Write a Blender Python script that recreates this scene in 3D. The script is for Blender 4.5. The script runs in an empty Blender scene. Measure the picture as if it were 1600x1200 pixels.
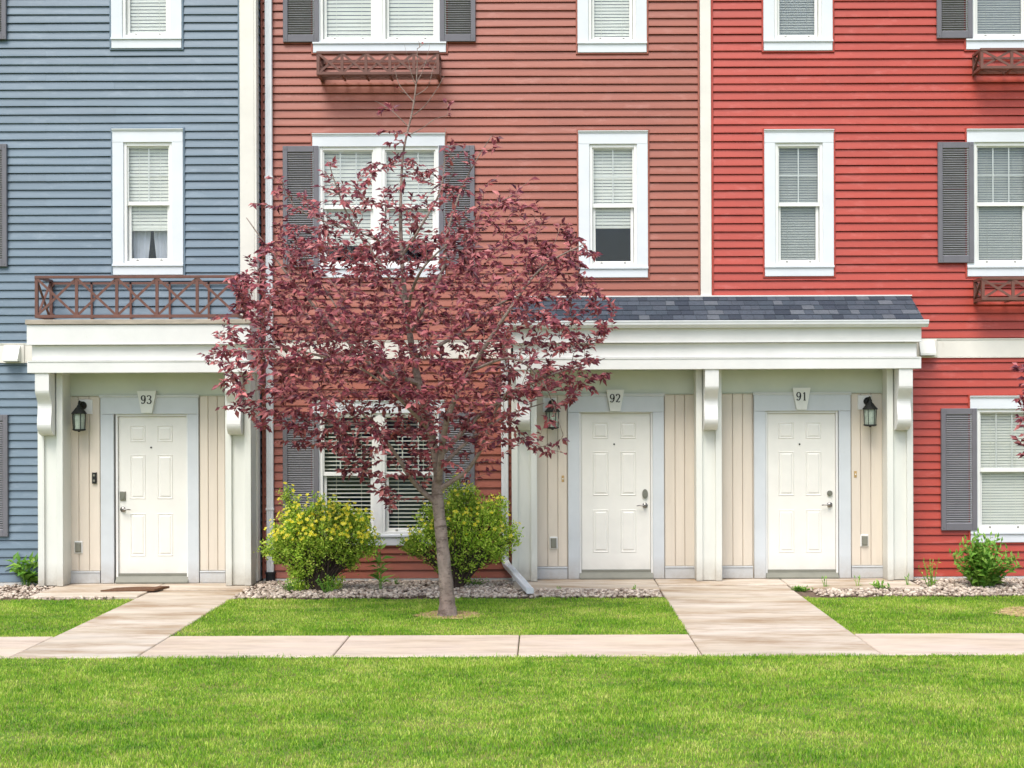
import bpy, math, random
import numpy as np
from mathutils import Vector, Matrix
random.seed(7); RS = np.random.RandomState(7)
S = bpy.context.scene
COL = S.collection

# ------------------------------------------------------------------ camera, light, exposure
CAMD, CAMH, FPX, ROLL = 18.0, 2.15, 2266.0, 0.0035
cam = bpy.data.cameras.new('camera'); camo = bpy.data.objects.new('camera', cam); COL.objects.link(camo)
camo.location = (0, -CAMD, CAMH); camo.rotation_euler = (math.pi/2, ROLL, 0)
cam.sensor_width = 36; cam.lens = FPX/1600*36; cam.shift_x = -0.03; cam.shift_y = 0.02375
cam.clip_start = 0.1; cam.clip_end = 600
S.camera = camo
SUN_EL, SUN_AZ = math.radians(58), math.radians(200)      # azimuth clockwise from +Y
W = bpy.data.worlds.new('World'); S.world = W; W.use_nodes = True
nt = W.node_tree; nt.nodes.clear()
sky = nt.nodes.new('ShaderNodeTexSky'); sky.sky_type = 'NISHITA'; sky.sun_disc = False
sky.sun_elevation = SUN_EL; sky.sun_rotation = SUN_AZ; sky.air_density = 1.0; sky.dust_density = 2.5; sky.ozone_density = 0.6
bg = nt.nodes.new('ShaderNodeBackground'); bg.inputs[1].default_value = 0.12
wo = nt.nodes.new('ShaderNodeOutputWorld')
nt.links.new(sky.outputs[0], bg.inputs[0]); nt.links.new(bg.outputs[0], wo.inputs[0])
sun = bpy.data.lights.new('sun', 'SUN'); sun.energy = 1.4; sun.angle = math.radians(32); sun.color = (1, .97, .93)
suno = bpy.data.objects.new('sun', sun); COL.objects.link(suno)
sd = Vector((math.sin(SUN_AZ)*math.cos(SUN_EL), math.cos(SUN_AZ)*math.cos(SUN_EL), math.sin(SUN_EL)))
suno.rotation_euler = sd.to_track_quat('Z', 'Y').to_euler(); suno.location = (-5, -20, 25)
S.view_settings.view_transform = 'Standard'; S.view_settings.look = 'None'
S.view_settings.gamma = 1; S.view_settings.use_curve_mapping = False
S.view_settings.exposure = 1.08

# ------------------------------------------------------------------ helpers
def P(px, py, Y=0.0):
    "photo pixel at a wall depth Y -> world X, Z"
    D = CAMD + Y; dx = px-848.0; dy = 638.0-py
    return (dx+ROLL*dy)*D/FPX, CAMH+(dy-ROLL*dx)*D/FPX
def PX(px, Y=0.0, py=638): return P(px, py, Y)[0]
def PZ(py, Y=0.0, px=848): return P(px, py, Y)[1]

class MB:
    def __init__(s): s.v = []; s.f = []
    def add(s, vs, fs):
        o = len(s.v); s.v += [tuple(p) for p in vs]; s.f += [tuple(i+o for i in f) for f in fs]; return s
    def box(s, x0, x1, y0, y1, z0, z1):
        return s.add([(x0,y0,z0),(x1,y0,z0),(x1,y1,z0),(x0,y1,z0),(x0,y0,z1),(x1,y0,z1),(x1,y1,z1),(x0,y1,z1)],
                     [(0,3,2,1),(4,5,6,7),(0,1,5,4),(1,2,6,5),(2,3,7,6),(3,0,4,7)])
    def bbox(s, x0, x1, y0, y1, z0, z1, b=.003):
        "box with its four front edges (towards -Y) bevelled"
        vs = [(x0,y0+b,z0),(x1,y0+b,z0),(x1,y1,z0),(x0,y1,z0),(x0,y0+b,z1),(x1,y0+b,z1),(x1,y1,z1),(x0,y1,z1),
              (x0+b,y0,z0+b),(x1-b,y0,z0+b),(x1-b,y0,z1-b),(x0+b,y0,z1-b)]
        return s.add(vs, [(0,3,2,1),(4,5,6,7),(1,2,6,5),(3,0,4,7),(2,3,7,6),(8,9,10,11),(0,1,9,8),(1,5,10,9),(5,4,11,10),(4,0,8,11)])
    def ring(s, x0, x1, z0, z1, w, y0, y1, wt=None, wb=None):
        wt = wt or w; wb = wb or w
        s.bbox(x0, x0+w, y0, y1, z0, z1); s.bbox(x1-w, x1, y0, y1, z0, z1)
        s.bbox(x0+w, x1-w, y0+.001, y1, z1-wt, z1); s.bbox(x0+w, x1-w, y0+.001, y1, z0, z0+wb); return s
    def prism(s, prof, a0, a1, axis='x'):
        "prof: closed polygon (y,z) for axis x, (x,z) for axis y, (x,y) for axis z"
        n = len(prof)
        def mk(p, a): return {'x': (a,p[0],p[1]), 'y': (p[0],a,p[1]), 'z': (p[0],p[1],a)}[axis]
        vs = [mk(p, a0) for p in prof]+[mk(p, a1) for p in prof]
        fs = [(i, (i+1) % n, n+(i+1) % n, n+i) for i in range(n)]+[tuple(range(n))[::-1], tuple(range(n, 2*n))]
        return s.add(vs, fs)
    def tube(s, pts, rad, n=6, cap=True):
        pts = [Vector(p) for p in pts]
        if not hasattr(rad, '__len__'): rad = [rad]*len(pts)
        vs = []; ref = Vector((.31, .17, .93)).normalized()
        for i, p in enumerate(pts):
            t = (pts[min(i+1, len(pts)-1)]-pts[max(i-1, 0)])
            t = t.normalized() if t.length > 1e-9 else Vector((0, 0, 1))
            if abs(t.dot(ref)) > .97: ref = Vector((.9, .1, .2)).normalized()
            a = t.cross(ref).normalized(); b = t.cross(a); ref = b.cross(t).normalized() if False else ref
            for k in range(n):
                g = 2*math.pi*k/n; vs.append(p+(a*math.cos(g)+b*math.sin(g))*rad[i])
        fs = [(i*n+k, i*n+(k+1) % n, (i+1)*n+(k+1) % n, (i+1)*n+k) for i in range(len(pts)-1) for k in range(n)]
        if cap: fs += [tuple(range(n))[::-1], tuple(range((len(pts)-1)*n, len(pts)*n))]
        return s.add(vs, fs)
    def bar(s, p0, p1, w, d):
        "flat bar in the plane of the facade: width w, depth d along Y"
        p0 = Vector(p0); p1 = Vector(p1); t = (p1-p0).normalized(); n = t.cross(Vector((0,1,0)))
        n = n.normalized() if n.length > 1e-6 else Vector((1,0,0)); u = t.cross(n).normalized()
        q = [p+n*a*w/2+u*b*d/2 for p in (p0, p1) for a, b in ((-1,-1),(1,-1),(1,1),(-1,1))]
        return s.add(q, [(0,1,2,3),(7,6,5,4),(0,4,5,1),(1,5,6,2),(2,6,7,3),(3,7,4,0)])
    def cyl(s, c, r, y0, y1, n=14):
        return s.prism([(c[0]+r*math.cos(2*math.pi*k/n), c[1]+r*math.sin(2*math.pi*k/n)) for k in range(n)], y0, y1, 'y')
    def lathe(s, c, prof, n=10):
        vs = [(c[0]+r*math.cos(2*math.pi*k/n), c[1]+r*math.sin(2*math.pi*k/n), z) for r, z in prof for k in range(n)]
        fs = [(i*n+k, i*n+(k+1) % n, (i+1)*n+(k+1) % n, (i+1)*n+k) for i in range(len(prof)-1) for k in range(n)]
        fs += [tuple(range(n))[::-1], tuple(range((len(prof)-1)*n, len(prof)*n))]
        return s.add(vs, fs)
    def build(s, name, mat, parent=None, smooth=False, base=False, recalc=False):
        return meshobj(name, np.array(s.v, dtype=float).reshape(-1, 3), s.f, mat, parent, smooth, base)

def wloc(o):
    v = Vector((0,0,0))
    while o: v += o.location; o = o.parent
    return v
def meshobj(name, v, f, mat, parent=None, smooth=False, base=False):
    me = bpy.data.meshes.new(name)
    v = np.array(v, dtype=float); loc = None
    if parent is None and base:
        lo, hi = v.min(0), v.max(0); loc = Vector(((lo[0]+hi[0])/2, (lo[1]+hi[1])/2, lo[2])); v = v-np.array(loc)
    elif parent is not None:
        v = v-np.array(wloc(parent))
    if isinstance(f, np.ndarray):
        k = f.shape[1]; me.vertices.add(len(v)); me.vertices.foreach_set('co', v.ravel())
        me.loops.add(f.size); me.loops.foreach_set('vertex_index', f.ravel())
        me.polygons.add(len(f)); me.polygons.foreach_set('loop_start', np.arange(0, f.size, k)); me.polygons.foreach_set('loop_total', np.full(len(f), k))
        me.update(calc_edges=True)
    else:
        me.from_pydata(v.tolist(), [], f)
    me.materials.append(mat)
    if smooth: me.polygons.foreach_set('use_smooth', [True]*len(me.polygons))
    o = bpy.data.objects.new(name, me); COL.objects.link(o)
    if parent: o.parent = parent
    if loc: o.location = loc
    return o
def tag(o, label=None, cat=None, group=None, kind=None):
    for k, x in (('label', label), ('category', cat), ('group', group), ('kind', kind)):
        if x: o[k] = x
    return o
def empty(name, loc, label, cat, group=None):
    o = bpy.data.objects.new(name, None); COL.objects.link(o); o.location = loc; o.empty_display_size = .2
    return tag(o, label, cat, group)
def stuff(o): o['kind'] = 'stuff'; return o

# ------------------------------------------------------------------ materials
MATS = {}
def material(name, col, rough=.6, var=.12, scale=6, stretch=(1,1,1), bump=0., bscale=60, bstretch=(1,1,1), objrand=0., island=0.,
             col2=None, spec=.4, metal=0., hue=0., trans=0., stain=None, coat=0., attr=None, grime=0.):
    m = bpy.data.materials.new(name); m.use_nodes = True; n = m.node_tree.nodes; l = m.node_tree.links
    b = n['Principled BSDF']; b.inputs['Roughness'].default_value = rough; b.inputs['Metallic'].default_value = metal
    b.inputs['Specular IOR Level'].default_value = spec; b.inputs['Coat Weight'].default_value = coat
    geo = n.new('ShaderNodeNewGeometry')
    def noise(sc, st, det=5, rgh=.6):
        mp = n.new('ShaderNodeMapping'); mp.inputs['Scale'].default_value = [sc*q for q in st]
        l.new(geo.outputs['Position'], mp.inputs['Vector'])
        t = n.new('ShaderNodeTexNoise'); t.inputs['Scale'].default_value = 1; t.inputs['Detail'].default_value = det; t.inputs['Roughness'].default_value = rgh
        l.new(mp.outputs[0], t.inputs['Vector']); return t.outputs['Fac']
    def ramp(fac, a, b_):
        r = n.new('ShaderNodeMapRange'); r.inputs['From Min'].default_value = .3; r.inputs['From Max'].default_value = .7
        r.inputs['To Min'].default_value = a; r.inputs['To Max'].default_value = b_; l.new(fac, r.inputs['Value']); return r.outputs[0]
    def mix(fac, a, b_, mode='MIX'):
        x = n.new('ShaderNodeMix'); x.data_type = 'RGBA'; x.blend_type = mode
        for sock, val in ((x.inputs[0], fac), (x.inputs[6], a), (x.inputs[7], b_)):
            if hasattr(val, 'is_linked'): l.new(val, sock)
            else: sock.default_value = (*val, 1) if isinstance(val, (tuple, list)) else val
        return x.outputs[2]
    c = tuple(col)
    if col2 is not None:
        f = n.new('ShaderNodeMapRange'); f.inputs['From Min'].default_value = .38; f.inputs['From Max'].default_value = .62
        l.new(noise(scale*.35, stretch), f.inputs['Value']); c = mix(f.outputs[0], c, tuple(col2))
    if island and True:
        c2 = tuple(min(1, q*(1+island)) for q in col) if not isinstance(island, tuple) else island
        c = mix(geo.outputs['Random Per Island'], c, c2)
    hs = n.new('ShaderNodeHueSaturation'); hs.inputs['Saturation'].default_value = 1
    if isinstance(c, tuple): hs.inputs['Color'].default_value = (*c, 1)
    else: l.new(c, hs.inputs['Color'])
    v = ramp(noise(scale, stretch), 1-var, 1+var)
    if objrand:
        oi = n.new('ShaderNodeObjectInfo'); q = n.new('ShaderNodeMapRange')
        q.inputs['To Min'].default_value = 1-objrand; q.inputs['To Max'].default_value = 1+objrand
        l.new(oi.outputs['Random'], q.inputs['Value'])
        mu = n.new('ShaderNodeMath'); mu.operation = 'MULTIPLY'; l.new(v, mu.inputs[0]); l.new(q.outputs[0], mu.inputs[1]); v = mu.outputs[0]
    l.new(v, hs.inputs['Value']); out = hs.outputs[0]
    if stain:
        sc, st, colr, lo, hi, amt = stain
        r = n.new('ShaderNodeMapRange'); r.inputs['From Min'].default_value = lo; r.inputs['From Max'].default_value = hi
        r.inputs['To Max'].default_value = amt
        l.new(noise(sc, st, 8, .7), r.inputs['Value']); out = mix(r.outputs[0], out, colr)
    if grime:
        sp = n.new('ShaderNodeSeparateXYZ'); l.new(geo.outputs['Position'], sp.inputs[0])
        zr = n.new('ShaderNodeMapRange'); zr.inputs['From Min'].default_value = .32; zr.inputs['From Max'].default_value = .04
        l.new(sp.outputs['Z'], zr.inputs['Value']); gm = n.new('ShaderNodeMath'); gm.operation = 'MULTIPLY'
        l.new(zr.outputs[0], gm.inputs[0]); l.new(noise(9, (1,1,1), 6, .75), gm.inputs[1]); g2 = n.new('ShaderNodeMath'); g2.operation = 'MULTIPLY'; g2.use_clamp = True
        l.new(gm.outputs[0], g2.inputs[0]); g2.inputs[1].default_value = grime; out = mix(g2.outputs[0], out, (.26,.20,.13))
    l.new(out, b.inputs['Base Color'])
    if bump:
        bp = n.new('ShaderNodeBump'); bp.inputs['Strength'].default_value = bump; bp.inputs['Distance'].default_value = .01
        l.new(noise(bscale, bstretch, 4, .65), bp.inputs['Height']); l.new(bp.outputs[0], b.inputs['Normal'])
    if trans:
        tr = n.new('ShaderNodeBsdfTranslucent'); l.new(out, tr.inputs['Color']); ms = n.new('ShaderNodeMixShader')
        ms.inputs[0].default_value = trans; l.new(b.outputs[0], ms.inputs[1]); l.new(tr.outputs[0], ms.inputs[2])
        l.new(ms.outputs[0], n['Material Output'].inputs['Surface'])
    MATS[name] = m; return m

def siding_mat(name, col):
    return material(name, col, rough=.42, var=.07, scale=1.3, stretch=(1,1,3), bump=.10, bscale=70, bstretch=(.07,1,1), objrand=.045, spec=.45,
                    stain=(4.5, (.6,1,1.8), tuple(min(1, c*1.2+.12) for c in col), .54, .78, .5))
M_blue = siding_mat('blue_vinyl', (.145,.200,.248))
M_terra = siding_mat('terracotta_vinyl', (.315,.094,.058))
M_red = siding_mat('red_vinyl', (.41,.058,.036))
M_white = material('white_trim', (.72,.72,.69), rough=.45, var=.05, scale=2.5, bump=.04, bscale=40, stain=(5,(1,1,1.5),(.50,.47,.40),.64,.82,.35))
M_casing = material('pale_blue_casing', (.69,.72,.74), rough=.4, var=.04, scale=3, stain=(6,(1,1,1),(.45,.45,.43),.66,.85,.3))
M_entry = material('grey_blue_casing', (.56,.595,.61), rough=.4, var=.05, scale=3, grime=.9, stain=(6,(1,1,1),(.40,.40,.38),.62,.82,.4))
M_cream = material('cream_trim', (.73,.70,.63), rough=.5, var=.06, scale=2.5, bump=.04, stain=(6,(1,1,.6),(.45,.38,.28),.64,.82,.4))
M_plank = material('cream_plank', (.66,.59,.49), rough=.5, grime=.5, var=.06, scale=3, stretch=(2,1,.3), bump=.05, bscale=50, bstretch=(1,1,.1), objrand=.04,
                   stain=(7,(1.3,1,.35),(.42,.33,.24),.62,.8,.45))
M_col = material('column_paint', (.70,.71,.65), rough=.45, grime=1.0, var=.05, scale=2.5, stretch=(2,1,.5), bump=.04, objrand=.02, stain=(6,(1.5,1,.4),(.45,.40,.30),.63,.82,.5))
M_frieze = material('pale_green_grey_paint', (.55,.59,.50), rough=.5, var=.05, scale=2.5)
M_door = material('door_paint', (.75,.74,.68), rough=.38, var=.04, scale=3, grime=.5, bump=.03, bscale=90, bstretch=(1,1,.1), stain=(7,(1,1,1),(.48,.46,.42),.64,.85,.45))
M_shut = material('grey_shutter', (.155,.150,.165), rough=.42, var=.08, scale=5, bump=.05)
M_louver = material('highlit_louver', (.29,.285,.30), rough=.38, var=.08, scale=5)  # slat highlights painted in as a tone lighter than the shutter frame
M_lamp = material('seeded_glass', (.34,.40,.33), rough=.25, var=.25, scale=25)
M_rail = material('brown_metal', (.155,.070,.052), rough=.45, var=.15, scale=10, bump=.05)
M_roofcap = material('wooden_cap', (.40,.35,.28), rough=.8, var=.2, scale=14, stretch=(.3,1,1), bump=.3)
M_vinyl = material('window_vinyl', (.80,.80,.76), rough=.35, var=.03)
M_blind = material('blind_slat', (.86,.86,.78), rough=.5, var=.04, scale=4)
M_blind2 = material('grey_blind_slat', (.43,.45,.42), rough=.5, var=.05, scale=4)
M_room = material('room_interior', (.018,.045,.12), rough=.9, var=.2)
M_curtain = material('curtain_fabric', (.58,.60,.66), rough=.9, var=.1)
M_shingle = [material('shingle_'+k, c, rough=.9, var=.18, scale=30, bump=.5, bscale=160, objrand=.08) for k, c in
             (('dark', (.035,.045,.062)), ('mid', (.062,.075,.095)), ('pale', (.105,.118,.135)), ('slate', (.048,.062,.080)))]
M_dark = material('lantern_bronze', (.022,.024,.022), rough=.5, var=.3, scale=20, metal=.5)
M_metal = material('satin_metal', (.30,.29,.27), rough=.32, var=.1, metal=.9)
M_brass = material('old_brass', (.45,.30,.12), rough=.5, var=.3, scale=30)
M_black = material('black_plastic', (.012,.012,.013), rough=.35, var=.05)
M_outlet = material('grey_plastic', (.20,.20,.16), rough=.5, var=.08)
M_mat = material('coir_mat', (.15,.075,.038), rough=1, var=.25, scale=40, bump=.8, bscale=200)
M_conc = material('concrete', (.58,.48,.36), rough=.85, var=.10, scale=4, stretch=(.5,1.4,1), bump=.25, bscale=120, objrand=.02,
                  col2=(.58,.48,.39), stain=(2.2,(.35,1.6,1),(.30,.21,.14),.48,.74,.7))
M_path = material('stained_concrete', (.51,.43,.325), rough=.85, var=.14, scale=3, stretch=(.4,1.8,1), bump=.25, bscale=120, objrand=.03,
                  col2=(.60,.53,.44), stain=(1.5,(.5,1.7,1),(.27,.16,.07),.45,.68,.85))
M_found = material('foundation_strip', (.62,.60,.55), rough=.8, var=.1)
M_soil = material('soil', (.16,.11,.075), rough=1, var=.35, scale=14, bump=.6, bscale=50)
M_straw = material('dry_thatch', (.34,.22,.10), rough=1, var=.4, scale=25, bump=.8, bscale=120, col2=(.55,.42,.20))
M_lawn = material('lawn_soil', (.10,.18,.02), rough=1, var=.3, scale=10, bump=.6, bscale=60, col2=(.20,.20,.05))
M_stone = material('river_stone', (.26,.19,.14), rough=.75, var=.22, scale=20, island=(.70,.60,.48), bump=.15, bscale=80)
M_bark = material('grey_bark', (.33,.26,.22), rough=.85, var=.22, scale=14, stretch=(1,1,.6), bump=1.0, bscale=30, bstretch=(1,1,2.6), col2=(.24,.18,.15), stain=(9,(1,1,2.4),(.11,.075,.06),.50,.62,.8))
M_twig = material('pale_twig', (.26,.18,.14), rough=.8, var=.2, scale=14)
M_stem = material('shaded_stem', (.06,.04,.03), rough=.9)  # very dark tone paints in the shade inside the shrubs
M_boot = material('black_rubber', (.015,.016,.02), rough=.6)
M_downs = material('white_aluminium', (.74,.76,.77), rough=.35, var=.05, scale=4, stain=(5,(1,1,.5),(.5,.48,.44),.66,.85,.3))
M_shell = material('house_shell', (.12,.12,.12), rough=.9)

def leaf_mat(name, c1, c2, c3, trans=.3, rough=.5):
    m = bpy.data.materials.new(name); m.use_nodes = True; n = m.node_tree.nodes; l = m.node_tree.links
    b = n['Principled BSDF']; b.inputs['Roughness'].default_value = rough; b.inputs['Specular IOR Level'].default_value = .35
    geo = n.new('ShaderNodeNewGeometry'); oi = n.new('ShaderNodeObjectInfo')
    ad = n.new('ShaderNodeMath'); ad.operation = 'ADD'; l.new(geo.outputs['Random Per Island'], ad.inputs[0]); l.new(oi.outputs['Random'], ad.inputs[1])
    fr = n.new('ShaderNodeMath'); fr.operation = 'FRACT'; l.new(ad.outputs[0], fr.inputs[0])
    r = n.new('ShaderNodeValToRGB'); r.color_ramp.elements[0].color = (*c1, 1); r.color_ramp.elements[1].color = (*c3, 1)
    e = r.color_ramp.elements.new(.6); e.color = (*c2, 1); l.new(fr.outputs[0], r.inputs[0])
    tn = n.new('ShaderNodeTexNoise'); tn.inputs['Scale'].default_value = 2.2; tn.inputs['Detail'].default_value = 3; l.new(geo.outputs['Position'], tn.inputs['Vector'])
    mr = n.new('ShaderNodeMapRange'); mr.inputs['From Min'].default_value = .3; mr.inputs['From Max'].default_value = .7
    mr.inputs['To Min'].default_value = .7; mr.inputs['To Max'].default_value = 1.3; l.new(tn.outputs['Fac'], mr.inputs['Value'])
    hs = n.new('ShaderNodeHueSaturation'); l.new(r.outputs[0], hs.inputs['Color']); l.new(mr.outputs[0], hs.inputs['Value'])
    l.new(hs.outputs[0], b.inputs['Base Color'])
    tr = n.new('ShaderNodeBsdfTranslucent'); l.new(hs.outputs[0], tr.inputs['Color']); ms = n.new('ShaderNodeMixShader')
    ms.inputs[0].default_value = trans; l.new(b.outputs[0], ms.inputs[1]); l.new(tr.outputs[0], ms.inputs[2])
    l.new(ms.outputs[0], n['Material Output'].inputs['Surface']); return m
M_leaf = leaf_mat('plum_leaf', (.085,.018,.034), (.29,.065,.080), (.64,.23,.22), .3, .40)
M_pot = leaf_mat('shrub_leaf', (.17,.33,.025), (.42,.60,.055), (.74,.82,.15), .3)
M_weed = leaf_mat('weed_leaf', (.09,.24,.025), (.20,.40,.05), (.36,.55,.10), .3)
M_flower = leaf_mat('yellow_petal', (.90,.74,.02), (.94,.82,.05), (.95,.88,.16), .35)
def grass_mat():
    m = bpy.data.materials.new('grass_blade'); m.use_nodes = True; n = m.node_tree.nodes; l = m.node_tree.links
    b = n['Principled BSDF']; b.inputs['Roughness'].default_value = .5; b.inputs['Specular IOR Level'].default_value = .3
    geo = n.new('ShaderNodeNewGeometry')
    def noise(sc, st, det):
        mp = n.new('ShaderNodeMapping'); mp.inputs['Scale'].default_value = [sc*q for q in st]; l.new(geo.outputs['Position'], mp.inputs['Vector'])
        t = n.new('ShaderNodeTexNoise'); t.inputs['Scale'].default_value = 1; t.inputs['Detail'].default_value = det; t.inputs['Roughness'].default_value = .65
        l.new(mp.outputs[0], t.inputs['Vector']); return t.outputs['Fac']
    def comb(a, wa, b_, wb):
        x = n.new('ShaderNodeMath'); x.operation = 'MULTIPLY'; x.inputs[1].default_value = wa; l.new(a, x.inputs[0])
        y = n.new('ShaderNodeMath'); y.operation = 'MULTIPLY_ADD'; y.inputs[1].default_value = wb; l.new(b_, y.inputs[0]); l.new(x.outputs[0], y.inputs[2]); return y.outputs[0]
    f = comb(noise(1.1, (.8,1.3,0), 3), .62, noise(7, (.8,1.2,0), 4), .38)
    f = comb(f, .80, geo.outputs['Random Per Island'], .20)
    r = n.new('ShaderNodeValToRGB'); l.new(f, r.inputs[0]); e = r.color_ramp.elements
    e[0].position = .33; e[0].color = (.05,.17,.008,1); e[1].position = .72; e[1].color = (.72,.68,.26,1)
    for p, c in ((.41,(.13,.31,.014,1)), (.49,(.26,.48,.03,1)), (.56,(.44,.60,.07,1)), (.63,(.64,.68,.18,1))):
        q = e.new(p); q.color = c
    l.new(r.outputs[0], b.inputs['Base Color']); tr = n.new('ShaderNodeBsdfTranslucent'); l.new(r.outputs[0], tr.inputs[0])
    ms = n.new('ShaderNodeMixShader'); ms.inputs[0].default_value = .3; l.new(b.outputs[0], ms.inputs[1]); l.new(tr.outputs[0], ms.inputs[2])
    l.new(ms.outputs[0], n['Material Output'].inputs['Surface']); return m
M_grass = grass_mat()

def glass_mat():
    m = bpy.data.materials.new('window_glass'); m.use_nodes = True; n = m.node_tree.nodes; l = m.node_tree.links; n.remove(n['Principled BSDF'])
    t = n.new('ShaderNodeBsdfTransparent'); t.inputs[0].default_value = (.97,.98,.98,1)
    g = n.new('ShaderNodeBsdfGlossy'); g.inputs['Roughness'].default_value = .02; g.inputs[0].default_value = (.95,.97,1,1)
    fr = n.new('ShaderNodeFresnel'); fr.inputs[0].default_value = 1.6
    mu = n.new('ShaderNodeMath'); mu.operation = 'MULTIPLY_ADD'; mu.inputs[1].default_value = .5; mu.inputs[2].default_value = .0; l.new(fr.outputs[0], mu.inputs[0])
    x = n.new('ShaderNodeMixShader'); l.new(mu.outputs[0], x.inputs[0]); l.new(t.outputs[0], x.inputs[1]); l.new(g.outputs[0], x.inputs[2])
    l.new(x.outputs[0], n['Material Output'].inputs['Surface']); return m
M_glass = glass_mat()

# ------------------------------------------------------------------ key dimensions
E = .102                       # siding exposure
Z0 = .05; NC = 84              # first course, number of courses
YB, YW = -.25, 0.0             # blue wall plane, terracotta and red wall plane
XL, XR = -9.6, 9.2
XB = PX(401, YB)               # blue corner
XM = PX(1102, 0, 300)          # terracotta / red boundary
G0 = .04                       # porch slab height

# ------------------------------------------------------------------ ground
def sheet(name, x0, x1, y0, y1, z, m, lab=None, parent=None, d=.0):
    b = MB()
    if d: b.bbox(x0, x1, y0, y1, z-d, z)
    else: b.add([(x0,y0,z),(x1,y0,z),(x1,y1,z),(x0,y1,z)], [(0,1,2,3)])
    o = b.build(name, m, parent)
    if parent is None: tag(o, kind='structure')
    return o
PA0, PA1 = -4.62, -3.527       # path to door 93
PB0, PB1 = 1.375, 2.93         # path to doors 92 and 91
SWB, SWF = -4.30, -5.46        # sidewalk back and front edges
LB = -1.60                     # lawn back edge
sheet('ground', -150, 150, -150, 120, -.03, M_lawn)
def slab(o, x0, x1, y0, y1, z=.012, m=M_conc, g=.005):
    b = MB(); e = .008
    x0 += g; x1 -= g; y0 += g; y1 -= g
    vs = [(x0,y0,z-.1),(x1,y0,z-.1),(x1,y1,z-.1),(x0,y1,z-.1),(x0,y0,z-e),(x1,y0,z-e),(x1,y1,z-e),(x0,y1,z-e),
          (x0+e,y0+e,z),(x1-e,y0+e,z),(x1-e,y1-e,z),(x0+e,y1-e,z)]
    b.add(vs, [(0,1,5,4),(1,2,6,5),(2,3,7,6),(3,0,4,7),(4,5,9,8),(5,6,10,9),(6,7,11,10),(7,4,8,11),(8,9,10,11)])
    return b.build('slab', m, o)
def structure(name): o = bpy.data.objects.new(name, None); COL.objects.link(o); o['kind'] = 'structure'; return o
sw = structure('sidewalk')
js = [PA1-1.095*3-.6, PA0-1.65, PA0, PA1, -1.83, -.225, PB0, PB1, PB1+1.6, PB1+3.2, PB1+4.8, PB1+6.4]
js = [-9.6, -7.9, -6.25] + js[2:]
for a, b in zip(js, js[1:]):
    if a in (PA0, PB0): continue
    slab(sw, a, b, SWF, SWB)
pa = structure('front_path')
for y0, y1 in ((SWF, -3.75), (-3.75, -2.3), (-2.3, -.9)): slab(pa, PA0, PA1, y0, y1, .013, M_path, .004 if y0 == SWF else .003)
pb = structure('front_path')
for y0, y1 in ((SWF, -4.05), (-4.05, -2.9), (-2.9, -1.75), (-1.75, -.6)): slab(pb, PB0, PB1, y0, y1, .013, M_path, .003)
ps = structure('porch_slab')
slab(ps, PX(44,-1.5,930), PA0, -1.5, -.2, .03, M_path); slab(ps, PA0, PA1+.02, -.9, -.2, .03, M_path)
ps2 = structure('porch_slab')
slab(ps2, PX(799,-.9), PB0, -.97, .1, .03, M_path); slab(ps2, PB0, PB1, -.6, .1, .03, M_path); slab(ps2, PB1, PX(1432,-.6), -.97, .1, .03, M_path)
sheet('garden_bed', PA1, PB0, LB, .1, -.006, M_soil); sheet('garden_bed', PB1, 9.2, LB, .1, -.006, M_soil); sheet('garden_bed', -9.6, PA0, LB, 0, -.006, M_soil)
sheet('lawn_soil', -9.6, 9.2, -11, SWF, -.002, M_lawn)
for a, b in ((-9.6, PA0), (PA1, PB0), (PB1, 9.2)): sheet('lawn_soil', a, b, SWB, LB, -.002, M_lawn)

def disc(name, x, y, r, z, m):
    b = MB(); n = 28; b.add([(x+r*(1+.12*math.sin(k*2.3)+.06*math.sin(k*5.1))*math.cos(2*math.pi*k/n), y+r*.9*(1+.1*math.sin(k*1.7))*math.sin(2*math.pi*k/n), z) for k in range(n)], [tuple(range(n))])
    tag(b.build(name, m), kind='structure')
disc('bare_soil', PX(701,-2.9,960), -2.88, .36, .003, M_straw); disc('bare_soil', PX(1630,-2.9,955), -2.85, .50, .003, M_straw)
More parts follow.
